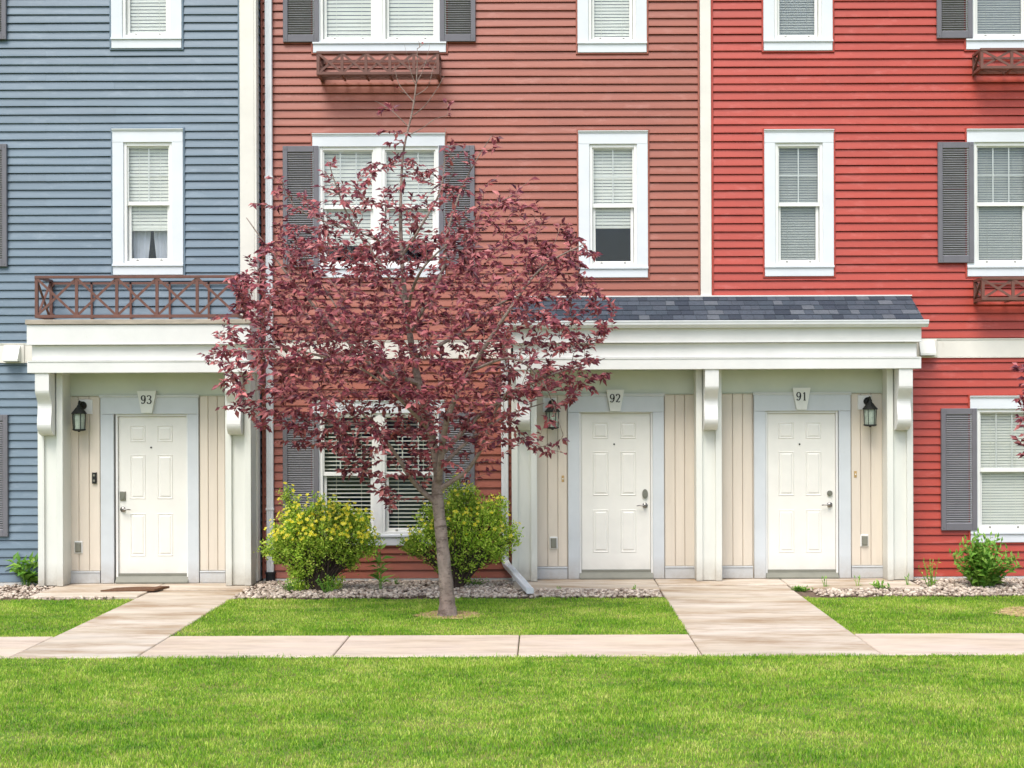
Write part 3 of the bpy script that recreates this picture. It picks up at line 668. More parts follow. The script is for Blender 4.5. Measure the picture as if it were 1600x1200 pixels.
YE1, YE2 = -.29, -.02
dr, a, c, X, Z = entry(blue, '93', YE1, 230, (184.5, 291, 651, 899), (158, 178.5, 294, 311), (617, 647), (232, 611, 645, 29),
      ((107, 123, 139.5, 156.5), (312, 325.5, 340, 352)), (100, 360), 586, 617, 892, 'l')
hardware(dr, YE1, X(191), Z(775), Z(796), 1, 'keypad')
dr, a, c, X, Z = entry(terra, '92', YE2, 960, (908.5, 1016.5, 646, 893), (887.5, 905, 1020, 1037.5), (615, 644), (961.5, 609, 642.5, 28),
      ((838, 855.5, 871.5, 886.5), (1038.5, 1055, 1070, 1086)), (832, 1094), 578, 615, 885, 'l')
hardware(dr, YE2, X(1008), Z(772), Z(790), -1, 'plate')
dr, a, c, X, Z = entry(red, '91', YE2, 1250, (1199.5, 1306, 646, 893), (1178, 1196, 1310.5, 1329), (613, 642), (1251.5, 606, 640, 28),
      ((1127, 1145, 1160.5, 1176), (1330, 1345, 1361, 1379)), (1112, 1390), 578, 613, 884, 'l')
hardware(dr, YE2, X(1297), Z(771), Z(789), -1, 'round')

# ------------------------------------------------------------------ porches
def column(p, x0, x1, y0, y1, z1, skin=1):
    w = .075
    b = MB(); b.box(x0+.01, x1-.01, y0+.040, y1-.002, G0, z1); o = b.build('column', M_col, p)
    b = MB(); b.bbox(x0, x0+w, y0, y0+.045, G0-.005, z1); b.bbox(x0, x0+.0095, y0+.046, y1-.004, G0-.005, z1); b.build('corner_board', M_col, o)
    b = MB(); b.bbox(x1-w, x1, y0, y0+.045, G0-.005, z1); b.bbox(x1-.0095, x1, y0+.046, y1-.004, G0-.005, z1); b.build('corner_board', M_col, o)
    return o
def bracket(p, xc, w, y0, yf, z0, z1):
    "scroll bracket: profile in y-z, front face S curved"
    H = z1-z0; D_ = y0-yf; prof = [(y0, z1), (yf, z1)]
    for k in range(33):
        t = k/32
        # upper bulge, concave waist, lower bulge curling in
        if t < .24: u = 1
        elif t < .50: q = (t-.24)/.26; u = 1-.45*(3*q*q-2*q**3)
        elif t < .80: q = (t-.50)/.30; u = .55+.15*(3*q*q-2*q**3)
        else: q = (t-.80)/.20; u = .70*math.sqrt(max(0, 1-q*q))+.01
        prof.append((y0-D_*u, z1-.03-(H-.03)*t))
    prof.append((y0, z0))
    b = MB(); b.prism(prof, xc-w/2, xc+w/2); return b.build('bracket', M_white, p)
def stepped(p, x0, x1, zs, ys, yb, m):
    for (za, zb), y, ins, nm in zip(zs, ys, (0, .045, 0), ('upper_fascia', 'middle_fascia', 'lower_fascia')):
        b = MB(); b.bbox(x0+ins, x1-ins, y, y+.05, za+.0015, zb-.0015, .004)
        b.bbox(x0+ins, x0+ins+.04, y+.051, yb, za+.0015, zb-.0015); b.bbox(x1-ins-.04, x1-ins, y+.051, yb, za+.0015, zb-.0015)
        if nm != 'middle_fascia': b.box(x0+.012, x1-.012, y-.008, y+.02, zb-.0145, zb-.0025) if nm == 'lower_fascia' else b.box(x0-.008, x1+.008, y-.008, y+.02, za+.002, za+.014)
        b.build(nm, m, p)

# porch of 93
YC = -.60; YF = -.85
pL = empty('porch', (PX(220,YF), YF, 0), 'flat topped white porch around door 93 with two square columns', 'porch')
cx = [PX(59,YC,760), PX(98,YC,760), PX(352,YC,760), PX(392,YC,760)]
zso = PZ(582.5, YF, 220)
column(pL, cx[0], cx[1], YC, YE1+.06, zso+.02); column(pL, cx[2], cx[3], YC, YB-.045, zso+.02)
z_ = lambda p, Y=YF: PZ(p, Y, 220)
fx0, fx1 = PX(42,YF), PX(391,YF)
stepped(pL, fx0, fx1, ((z_(538.5), z_(507)), (z_(563), z_(538.5)), (z_(582.5), z_(563))), (YF, YF+.05, YF+.012), YB-.045, M_white)
b = MB(); b.bbox(fx0-.012, fx1+.012, YF-.02, YB-.045, z_(506.5), z_(499), .004); b.build('cap_board', M_roofcap, pL)
b = MB()
n = 22
for k in range(n):
    a = fx0+.05+(fx1-fx0-.1)*k/n; b.bbox(a, a+(fx1-fx0-.1)/n-.006, YF+.06, YB-.05, z_(582.5)+.008, z_(582.5)+.02)
b.box(fx0+.05, fx1-.05, YF+.055, YB-.05, z_(582.5)+.021, z_(582.5)+.03)
stuff(b.build('soffit', M_white, pL))
zb0 = PZ(681, -.7, 70)
bracket(pL, (cx[0]+cx[1])/2-.02, .165, YC, YF+.03, zb0, zso); bracket(pL, (cx[2]+cx[3])/2-.02, .165, YC, YF+.03, zb0, zso)
b = MB(); b.bbox(PX(44,YC), cx[0], YC+.05, YB-.045, 2.2, zso); 

# porch of 92 and 91
YC2, YF2 = -.28, -.56
pR = empty('porch', (PX(1118,YF2), YF2, 0), 'wide white porch with grey shingle roof over doors 92 and 91', 'porch')
q_ = lambda p, Y=YF2: PZ(p, Y, 1400)
gx0, gx1 = PX(796,YF2), PX(1440,YF2,560)
zs2 = q_(576)
for a, c in ((799.5, 839), (1088, 1128), (1386.5, 1427)):
    column(pR, PX(a,YC2,760), PX(c,YC2,760), YC2, YE2+.06, zs2+.02)
    bracket(pR, (PX(a,YC2,760)+PX(c,YC2,760))/2+(.01 if a > 1000 else -.01), .165, YC2, YF2+.03, PZ(672.5,YC2,a), zs2)
stepped(pR, gx0, gx1, ((q_(534.3), q_(507)), (q_(557.3), q_(534.3)), (q_(576), q_(557.3))), (YF2, YF2+.05, YF2+.012), -.035, M_white)
b = MB(); n = 42
for k in range(n):
    a = gx0+.05+(gx1-gx0-.1)*k/n; b.bbox(a, a+(gx1-gx0-.1)/n-.007, YF2+.06, -.04, zs2+.008, zs2+.02)
b.box(gx0+.05, gx1-.05, YF2+.055, -.04, zs2+.021, zs2+.03)
stuff(b.build('soffit', M_white, pR))
# gutter: K profile
YG = YF2-.11; zg1, zg0 = PZ(499.3, YG, 1400), PZ(510.5, YG, 1400)
gl, gr = PX(788,YG), PX(1452,YG,505)
b = MB(); gp = [(YF2-.002, zg0), (YG+.045, zg0), (YG+.035, zg0+.02), (YG+.012, zg0+.038), (YG+.006, zg1-.018), (YG, zg1-.015), (YG, zg1), (YG+.01, zg1), (YG+.012, zg1-.01),
                (YF2-.006, zg0+.008), (YF2-.006, zg1-.02), (YF2-.002, zg1-.02)]
b.prism([(YF2-.002, zg0), (YG+.05, zg0), (YG+.036, zg0+.018), (YG+.012, zg0+.036), (YG+.006, zg1-.016), (YG, zg1-.014), (YG, zg1), (YG+.012, zg1), (YG+.012, zg1-.03), (YF2-.002, zg1-.03)], gl, gr)
for x in (PX(955,YG), PX(1240,YG)): b.box(x, x+.03, YG-.002, YG+.02, zg1-.016, zg1+.002)
b.build('gutter', M_downs, pR)
# shingle roof
za_, ya_ = zg1+.005, YF2-.055; zt_, yt_ = PZ(463.5, -.03, 1118), -.03
rl0, rr0 = PX(797,ya_,500), PX(1443,ya_,500); rl1, rr1 = PX(801,0,463), PX(1421,0,463)
b = MB(); b.add([(rl0,ya_,za_-.012),(rr0,ya_,za_-.012),(rr1,yt_,zt_-.012),(rl1,yt_,zt_-.012),(rl0,ya_,za_-.04),(rr0,ya_,za_-.04),(rr1,yt_,za_-.04),(rl1,yt_,za_-.04)],
    [(0,1,2,3),(0,4,5,1),(1,5,6,2),(3,7,4,0),(4,7,6,5),(2,6,7,3)])
roof = b.build('roof', M_shingle[0], pR)
NCR = 5; sl = Vector((0, yt_-ya_, zt_-za_)); nrm = Vector((0, -(zt_-za_), (yt_-ya_))).normalized()
rnd = random.Random(5)
for i in range(NCR):
    t0 = i/NCR; t1 = (i+1.12)/NCR
    if i == NCR-1: t1 = 1
    xa = rl0+(rl1-rl0)*t0; xb = rr0+(rr1-rr0)*t0; xa1 = rl0+(rl1-rl0)*t1; xb1 = rr0+(rr1-rr0)*t1
    x = xa-rnd.uniform(0, .1)
    while x < xb:
        w = rnd.choice((.11, .13, .15, .17, .19)); x2 = x+w
        k = rnd.choice((0, 0, 1, 1, 3, 3, 2)); lift = .004+(.003 if k == 2 else 0)+rnd.uniform(0, .001)
        def pt(xx, t, off, lo, hi):
            xx = min(max(xx, lo), hi); p = Vector((xx, ya_, za_))+sl*t+nrm*off; return (p.x, p.y, p.z)
        vs = [pt(x+.002,t0,.0,xa,xb), pt(x2-.002,t0,.0,xa,xb), pt(x2-.002,t0,.006+lift,xa,xb), pt(x+.002,t0,.006+lift,xa,xb),
              pt(x2-.002,t1,lift*.4,xa1,xb1), pt(x+.002,t1,lift*.4,xa1,xb1)]
        b = MB(); b.add(vs, [(0,1,2,3),(3,2,4,5),(0,3,5),(1,4,2)]); b.build('shingle', M_shingle[k], roof); x = x2
b = MB(); b.box(rl1, rr1+.02, -.05, -.02, zt_-.002, zt_+.014); b.build('flashing', M_white, pR)

# ------------------------------------------------------------------ downspouts
def downspout(pts, label, boot=False, w=.088, d=.062):
    b = MB(); o = None
    def section(p, q):
        p = Vector(p); q = Vector(q); t = (q-p).normalized(); u = Vector((1,0,0)) if abs(t.x) < .75 else Vector((0,0,1))
        u = (u-t*u.dot(t)).normalized(); v = t.cross(u).normalized()
        ring = [(-.5,-.35),(-.42,-.5),(-.16,-.5),(-.12,-.42),(-.08,-.5),(.08,-.5),(.12,-.42),(.16,-.5),(.42,-.5),(.5,-.35),(.5,.35),(.42,.5),(-.42,.5),(-.5,.35)]
        n = len(ring)
        if v.y < 0: v = -v
        vs = [r+u*a*w+v*c*d for r in (p, q) for a, c in ring]
        b.add(vs, [(i, (i+1) % n, n+(i+1) % n, n+i) for i in range(n)]+[tuple(range(n))[::-1], tuple(range(n, 2*n))])
    for p, q in zip(pts, pts[1:]): section(p, q)
    o = b.build('downspout', M_downs, base=True); tag(o, label, 'downspout')
    return o
xs = PX(421.5, -.06)
d1 = downspout([(xs, -.055, 8.7), (xs, -.055, .13)], 'long white downspout on the terracotta wall beside the blue corner')
for z in (7.6, 5.0, 2.4, .9):
    b = MB(); b.bbox(xs-.05, xs+.05, -.092, -.02, z, z+.03); b.build('strap', M_downs, d1)
b = MB(); b.lathe((xs, -.055), [(.058,-.005), (.058,.11), (.066,.112), (.066,.135), (.05,.14)], 12); b.build('drain_boot', M_boot, d1)
xs2 = PX(788.5, -.06); 
d2 = downspout([(xs2, -.62, zg0+.01), (xs2, -.62, zg0-.06), (xs2, -.06, zg0-.30), (xs2, -.055, .26), (xs2+.02, -.10, .22), (PX(829,-1.5,930)-.005, -1.52, .075)],
               'white downspout left of door 92 ending in a slanted spout over the stones')
b = MB(); b.bbox(xs2-.05, xs2+.05, -.092, -.02, 1.9, 1.93); b.build('strap', M_downs, d2)

# ------------------------------------------------------------------ metal window guards and railing
def guard(px0, px1, yt, yb, Yf, Yb, n, label, zadj=0, floor=True, bw=.036, cat='window guard'):
    x0, x1 = PX(px0,Yf,(yt+yb)/2), PX(px1,Yf,(yt+yb)/2); z0, z1 = PZ(yb,Yf,(px0+px1)/2), PZ(yt,Yf,(px0+px1)/2)
    r = empty('window_guard' if floor else 'balcony_railing', ((x0+x1)/2, Yb, z0), label, cat, 'brown metal guards below the windows')
    d = .02
    def panel(pa, pb, nn):
        pa = Vector(pa); pb = Vector(pb); up = Vector((0,0,z1-z0))
        for k in range(nn+1):
            p = pa.lerp(pb, k/nn); 
            if pa.y == pb.y or k in (0,): 
                b = MB(); b.box(p.x-bw*.5, p.x+bw*.5, p.y-d/2, p.y+d/2, z0+bw, z1-bw*.8); b.build('post', M_rail, r)
        for k in range(nn):
            p = pa.lerp(pb, k/nn); q = pa.lerp(pb, (k+1)/nn); o = Vector((0, .004, 0)) if pa.y == pb.y else Vector((.004,0,0))
            b = MB(); b.bar(p+Vector((0,0,bw*.7))+o, q+up-Vector((0,0,bw*.7))+o, bw*.78, .010); b.build('diagonal_bar', M_rail, r)
            b = MB(); b.bar(p+up-Vector((0,0,bw*.7))-o*.2-o*2, q+Vector((0,0,bw*.7))-o*.2-o*2, bw*.78, .010); b.build('diagonal_bar', M_rail, r)
    b = MB(); b.bbox(x0-bw/2, x1+bw/2, Yf-.018, Yf+.018, z1-bw*.9, z1); b.build('top_rail', M_rail, r)
    b = MB(); b.bbox(x0-bw/2, x1+bw/2, Yf-.018, Yf+.018, z0, z0+bw); b.build('bottom_rail', M_rail, r)
    panel((x0, Yf, z0), (x1, Yf, z0), n)
    for x in (x0, x1):
        panel((x, Yf+.02, z0), (x, Yb, z0), 1)
        b = MB(); b.box(x-bw/2, x+bw/2, Yf+.019, Yb, z1-bw*.9, z1-.001); b.build('side_rail', M_rail, r); b = MB(); b.box(x-bw/2, x+bw/2, Yf+.019, Yb, z0+.001, z0+bw); b.build('side_rail', M_rail, r)
        b = MB(); b.box(x-bw*.5, x+bw*.5, Yb, Yb+.025, z0-.01, z1); b.build('back_post', M_rail, r)
        b = MB(); b.cyl((x+(.03 if x == x0 else -.03), z1-.075), .012, Yb-.03, Yb+.02, 8); b.cyl((x+(.03 if x == x0 else -.03), z0+.075), .012, Yb-.03, Yb+.02, 8); b.build('bolt', M_rail, r)
    b = MB(); b.box(x0, x1, Yb, Yb+.02, z1-.06, z1-.035); b.build('back_rail', M_rail, r)
    if floor:
        for k in range(4):
            y = Yf+(Yb-Yf)*(k+.5)/4; b = MB(); b.box(x0, x1, y-.012, y+.012, z0+.004, z0+.016); b.build('floor_bar', M_rail, r)
        for k in range(1, n):
            x = x0+(x1-x0)*k/n; b = MB(); b.box(x-.012, x+.012, Yf+.019, Yb, z0-.008, z0+.003); b.build('floor_crossbar', M_rail, r)
        b = MB(); m_ = n*2
        for k in range(m_):
            a = x0+(x1-x0)*k/m_; c = x0+(x1-x0)*(k+1)/m_
            b.tube([(a, Yf+.02, z0+.022), (c, Yb, z0+.022)], .006, 4); b.tube([(c, Yf+.02, z0+.024), (a, Yb, z0+.024)], .006, 4)
        b.build('floor_lattice', M_rail, r)
    else:
        for k in range(1, n):
            x = x0+(x1-x0)*k/n+.02; b = MB(); b.box(x-.012, x+.012, Yb, Yb+.02, z0, z1-.035); b.build('back_bar', M_rail, r)
    return r
guard(57, 371, 430.5, 496.5, -.80, -.30, 5, 'long brown metal lattice railing on top of the porch of door 93', floor=False, bw=.036, cat='railing')
guard(497, 684, 80, 117, -.36, -.05, 5, 'brown lattice window guard below the top window of the terracotta house')
guard(1534, 1721, 75, 107.5, -.36, -.05, 4, 'upper brown lattice window guard at the right edge on the red wall')
guard(1536, 1723, 433, 469, -.36, -.05, 4, 'lower brown lattice window guard at the right edge on the red wall')

# ------------------------------------------------------------------ vents
def vent(px, py, Y, label):
    x, z = P(px, py, Y)
    r = empty('dryer_vent', (x, Y, z-.09), label, 'vent', 'white vent hoods on the storey band')
    b = MB(); b.bbox(x-.125, x+.125, Y-.012, Y, z-.12, z+.10); b.build('mounting_plate', M_cream, r)
    b = MB(); b.prism([(Y-.0125, z+.085), (Y-.04, z+.085), (Y-.12, z-.075), (Y-.12, z-.10), (Y-.0125, z-.10)], x-.105, x+.085); b.build('hood', M_col, r)
    b = MB(); 
    for k in range(4): b.box(x-.09, x+.07, Y-.11+k*.024, Y-.10+k*.024, z-.108, z-.1015)
    b.build('grille', M_outlet, r)
vent(22, 552, YB-.037, 'white vent hood on the cream band of the blue wall'); vent(1448, 543, YW-.037, 'white vent hood on the cream band right of the shingled porch')

# ------------------------------------------------------------------ lanterns
def lantern(px, py, Y, side, label):
    x, z = P(px, py, Y)                 # centre of the lamp body, hanging on a white block
    r = empty('wall_lantern', (x, Y, z-.2), label, 'wall lamp', 'wall lanterns beside the doors')
    yc = Y-.16; k = .85
    b = MB(); b.bbox(x-side*.035-.085, x-side*.035+.085, Y-.02, Y, z+.045, z+.225, .006); b.build('mounting_block', M_white, r)
    b = MB(); b.lathe((x, 0), [(.05, 0), (.05, .01)], 4) if False else b.cyl((x, z+.15), .052, Y-.04, Y-.02, 14)
    b.tube([(x, Y-.04, z+.15), (x, Y-.08, z+.19), (x, yc+.02, z+.20), (x, yc, z+.18), (x, yc, z+.13)], [.013]*5, 8)
    b.build('arm', M_dark, r, smooth=True)
    b = MB(); b.lathe((x, yc), [(.096, z+.050), (.096, z+.058), (.064, z+.095), (.040, z+.125), (.030, z+.132), (.024, z+.15), (.010, z+.165), (.012, z+.175), (.004, z+.19)], 8); b.build('cap', M_dark, r)
    b = MB(); b.lathe((x, yc), [(.050, z-.158), (.070, z-.152), (.082, z-.146), (.082, z-.134)], 8); b.lathe((x, yc), [(.010, z-.17), (.016, z-.164), (.016, z-.1585)], 8); b.build('base', M_dark, r)
    b = MB()
    for i in range(6):
        a = math.pi*2*i/6; b.tube([(x+.070*math.cos(a), yc+.070*math.sin(a), z-.135), (x+.080*math.cos(a), yc+.080*math.sin(a), z+.052)], .0055, 4)
    b.build('cage', M_dark, r)
    b = MB(); b.lathe((x, yc), [(.064, z-.133), (.074, z+.050)], 8); b.build('glass_shade', M_lamp, r)
    b = MB(); b.lathe((x, yc), [(.012, z-.14), (.012, z-.06), (.024, z-.03), (.02, z+.01), (.004, z+.02)], 8); b.build('bulb', M_vinyl, r, smooth=True)
lantern(130, 653, YE1, -1, 'dark bronze lantern left of door 93')
lantern(863, 650, YE2, 1, 'dark bronze lantern left of door 92 below the purple leaves')
lantern(1355, 646, YE2, 1, 'dark bronze lantern right of door 91')

# ------------------------------------------------------------------ small fittings
def outlet(px, py, Y, label):
    x, z = P(px, py, Y)
    r = empty('outlet_cover', (x, Y, z-.08), label, 'outlet', 'weatherproof outlet covers beside the doors')
    b = MB(); b.bbox(x-.05, x+.05, Y-.014, Y, z-.075, z+.075, .006); b.build('frame', M_white, r)
    b = MB(); b.bbox(x-.036, x+.036, Y-.038, Y-.0145, z-.06, z+.06, .012); b.build('lid', M_outlet, r)
outlet(123, 855, YE1, 'grey outlet cover low on the planks left of door 93'); outlet(865, 848, YE2, 'grey outlet cover low on the planks between the downspout spout and door 92')
outlet(1350.5, 844.5, YE2, 'grey outlet cover low on the planks right of door 91')
x, z = P(148, 747, YE1)
r = empty('doorbell', (x, YE1, z-.07), 'slim black video doorbell on the planks left of door 93', 'doorbell')
b = MB(); b.bbox(x-.027, x+.027, YE1-.03, YE1, z-.068, z+.068, .008); b.build('housing', M_black, r)
b = MB(); b.cyl((x, z+.035), .014, YE1-.034, YE1-.0305); b.build('lens', M_metal, r); b = MB(); b.cyl((x, z-.03), .014, YE1-.034, YE1-.0305); b.build('button', M_outlet, r)
for px, lab in ((879.5, 'small brass doorbell plate left of door 92'), (1336.5, 'small brass doorbell plate right of door 91')):
    x, z = P(px, 748 if px < 1000 else 741, YE2)
    r = empty('doorbell_plate', (x, YE2, z-.04), lab, 'doorbell', 'small brass doorbell plates')
    b = MB(); b.bbox(x-.016, x+.016, YE2-.008, YE2, z-.04, z+.04, .005); b.build('plate', M_brass, r)
    b = MB(); b.cyl((x, z), .008, YE2-.014, YE2-.0085); b.build('button', M_vinyl, r)
# doormat
b = MB(); mx0, mx1 = PX(157,-1.1,912), PX(240,-1.1,912); n = 12; vs = []
for k in range(n+1):
    for yy in (-1.10, -.95, -.80):
        f_ = k/n; X = mx0+(mx1-mx0)*f_+(.10 if yy > -.85 else .05 if yy > -1.0 else 0); Zz = .046+.005*math.sin(f_*5+yy*9)+(.012 if (k > n-3 and yy > -1.0) else 0)
        vs.append((X, yy+.03*f_, Zz))
m = n+1
fs = [(k*3+j, (k+1)*3+j, (k+1)*3+j+1, k*3+j+1) for k in range(n) for j in range(2)]
o_ = len(vs); vs2 = [(v[0], v[1], .032) for v in vs]
edge = [k*3 for k in range(n+1)]+[n*3+1, n*3+2]+[k*3+2 for k in range(n-1, -1, -1)]+[1]
fs2 = [tuple(i+o_ for i in f[::-1]) for f in fs]+[(a, a+o_, c+o_, c) for a, c in zip(edge, edge[1:]+edge[:1])]
b.add(vs+vs2, fs+fs2); tag(b.build('doormat', M_mat, base=True), 'thin brown doormat lying askew in front of door 93', 'doormat')

# ------------------------------------------------------------------ leaves
def leafset(name, pos, dirs, ups, length, width, mat, parent, smooth=False, fold=.25, droop=.0):
    "numpy: pointed folded leaves, 6 vertices and 4 triangles each"
    pos = np.array(pos); t = np.array(dirs); u = np.array(ups); n = len(pos)
    t /= np.linalg.norm(t, axis=1)[:,None]; s = np.cross(t, u); s /= (np.linalg.norm(s, axis=1)[:,None]+1e-9); u = np.cross(s, t)
    L = np.array(length)[:,None]; Wd = np.array(width)[:,None]
    v = np.zeros((n, 6, 3))
    v[:,0] = pos; v[:,1] = pos+t*L*.45-u*Wd*fold*.3; v[:,2] = pos+t*L-u*L*droop
    v[:,3] = pos+t*L*.42+s*Wd*.5+u*Wd*fold; v[:,4] = pos+t*L*.42-s*Wd*.5+u*Wd*fold; v[:,5] = pos+t*L*.75-u*L*droop*.5
    i = np.arange(n)[:,None]*6
    f = np.concatenate([i+np.array(q) for q in ([0,3,1],[0,1,4],[1,3,5],[1,5,4],[5,3,2],[5,2,4])], 0)
    return meshobj(name, v.reshape(-1,3), f, mat, parent, smooth)

# ------------------------------------------------------------------ purple tree
def polar_env(poly, c):
    an = np.array([math.atan2(-(p[1]-c[1]), p[0]-c[0]) for p in poly]); r = np.array([math.hypot(p[0]-c[0], p[1]-c[1]) for p in poly])
    o = np.argsort(an); an = an[o]; r = r[o]
    an = np.concatenate([[an[-1]-2*np.pi], an, [an[0]+2*np.pi]]); r = np.concatenate([[r[-1]], r, [r[0]]])
    return lambda a: np.interp(a, an, r)

def grow_tree(base, trunk, limbs, tips, label, group, seed, leaf_n=(9, 16), big=300, bare=()):
    "trunk/limbs: lists of (x,y,z,r) in world; tips: attractor points"
    rnd = random.Random(seed)
    root = empty('purple_leaf_tree', base, label, 'tree', group)
    nodes = []; 
    def dens(pts, steps):
        out = []
        for p, q in zip(pts, pts[1:]):
            for k in range(steps): out.append(tuple(p[i]+(q[i]-p[i])*k/steps for i in range(4)))
        out.append(pts[-1]); return out
    def smooth3(pts):
        out = []
        P4 = [np.array(p, dtype=float) for p in pts]
        for i in range(len(P4)-1):
            a = P4[max(i-1,0)]; b = P4[i]; c = P4[i+1]; d = P4[min(i+2,len(P4)-1)]
            for k in range(5):
                t = k/5; out.append(.5*((2*b)+(c-a)*t+(2*a-5*b+4*c-d)*t*t+(3*b-a-3*c+d)*t**3))
        out.append(P4[-1]); return out
    tp = smooth3(trunk); b = MB(); b.tube([p[:3] for p in tp], [p[3]*(1+.04*math.sin(k*1.7)) for k, p in enumerate(tp)], 14); b.build('trunk', M_bark, root, smooth=True)
    for p in tp[len(tp)//3:]: nodes.append(p)
    for lb in limbs:
        lp = smooth3(lb); b = MB(); b.tube([p[:3] for p in lp], [p[3] for p in lp], 8); b.build('limb', M_bark, root, smooth=True)
        nodes += lp
    N = np.array([p[:3] for p in nodes]); R = [p[3] for p in nodes]; G = [0]*len(R)
    tw = MB(); LP, LD, LU, LL, LW = [], [], [], [], []
    tips = [Vector(t) for t in tips]
    dist = [float(np.min(np.linalg.norm(N-np.array(t), axis=1))) for t in tips]
    order = sorted(range(len(tips)), key=lambda i: dist[i])
    tc = Vector((trunk[0][0], trunk[0][1], 0)); axis = Vector(trunk[-1][:3])
    for ti in order:
        t = tips[ti]; dd = np.linalg.norm(N-np.array(t), axis=1)
        # favour origins that lie below and inward of the tip
        inw = (np.linalg.norm(N[:,:2]-np.array(t[:2]), axis=1)); pen = np.maximum(0, N[:,2]-t.z)*1.2
        rt = math.hypot(t.x-axis.x, t.y-axis.y); rn = np.hypot(N[:,0]-axis.x, N[:,1]-axis.y)
        j = int(np.argmin(dd+pen+np.maximum(0, rn-rt)*1.5)); p0 = Vector(N[j]); L = (t-p0).length
        if L < .08: continue
        steps = max(3, int(L/.09)); r0 = min(R[j]*.6, .003+.004*L)
        mid = p0.lerp(t, .5)+Vector((rnd.uniform(-1,1), rnd.uniform(-1,1), rnd.uniform(-.6,1.0)))*L*.13
        pts = []
        for k in range(steps+1):
            f = k/steps; q = p0*(1-f)**2+mid*2*f*(1-f)+t*f*f
            if 0 < k: q = q+Vector((rnd.gauss(0,1), rnd.gauss(0,1), rnd.gauss(0,1)))*.006
            pts.append(q)
        rad = [r0*(1-f_/steps)+.0019 for f_ in range(steps+1)]
        tw.tube(pts, rad, 4, cap=False)
        N = np.vstack([N, np.array([tuple(q) for q in pts[1:]])]); R += rad[1:]
        # leaves along the outer part
        isbare = any((t.x-bx)**2+(t.z-bz)**2 < br*br for bx, bz, br in bare)
        nl = rnd.randint(*leaf_n)
        if isbare: nl = rnd.choice((0, 0, 1, 3))
        span = min(L, .50); tdir = (pts[-1]-pts[-2]).normalized()
        for k in range(nl):
            f = 1-(k/nl)*span/L*rnd.uniform(.8, 1.1); f = min(1, max(0, f)); x = f*steps; i0 = min(steps-1, int(x)); q = pts[i0].lerp(pts[i0+1], x-i0)
            td = (pts[i0+1]-pts[i0]).normalized(); a = rnd.uniform(0, 2*math.pi)
            side = Vector((math.cos(a), math.sin(a), rnd.uniform(-.6, .35))); d = (td*rnd.uniform(.3, 1.0)+side*.8+Vector((0,0,-.12))).normalized()
            up = Vector((rnd.gauss(0,.5), rnd.gauss(0,.5)-.75, .75)).normalized()
            l = rnd.uniform(.050, .100)
            LP.append(q+d*.008); LD.append(d); LU.append(up); LL.append(l); LW.append(l*rnd.uniform(.38, .50))
    tw.build('twigs', M_twig, root, smooth=True)['kind'] = 'stuff'
    LP = np.array([tuple(q) for q in LP]); LD = np.array([tuple(q) for q in LD]); LU = np.array([tuple(q) for q in LU]); LL = np.array(LL); LW = np.array(LW)
    # the leaves that show largest: nearest the viewer side, longest
    score = -LP[:,1]*.02+LL; idx = np.argsort(-score); big_i = idx[:big]; rest = idx[big:]
    stuff(leafset('foliage', LP[rest], LD[rest], LU[rest], LL[rest], LW[rest], M_leaf, root, droop=.12))
    if big:
        me = None
        for i in big_i:
            if me is None:
                o = leafset('leaf', [(0,0,0)], [(1.,0,0)], [(0,0,1.)], [1.], [.5], M_leaf, None, droop=.12); me = o.data
            else: o = bpy.data.objects.new('leaf', me); COL.objects.link(o)
            o.parent = root
            t = Vector(LD[i]).normalized(); s = t.cross(Vector(LU[i])).normalized(); u = s.cross(t)
            m = Matrix((t, -s, u)).transposed().to_4x4()
            o.matrix_local = Matrix.Translation(Vector(LP[i])-root.location) @ m @ Matrix.Scale(float(LL[i]), 4)
    print('leaves', len(LP), 'twig faces', len(tw.f)); return root

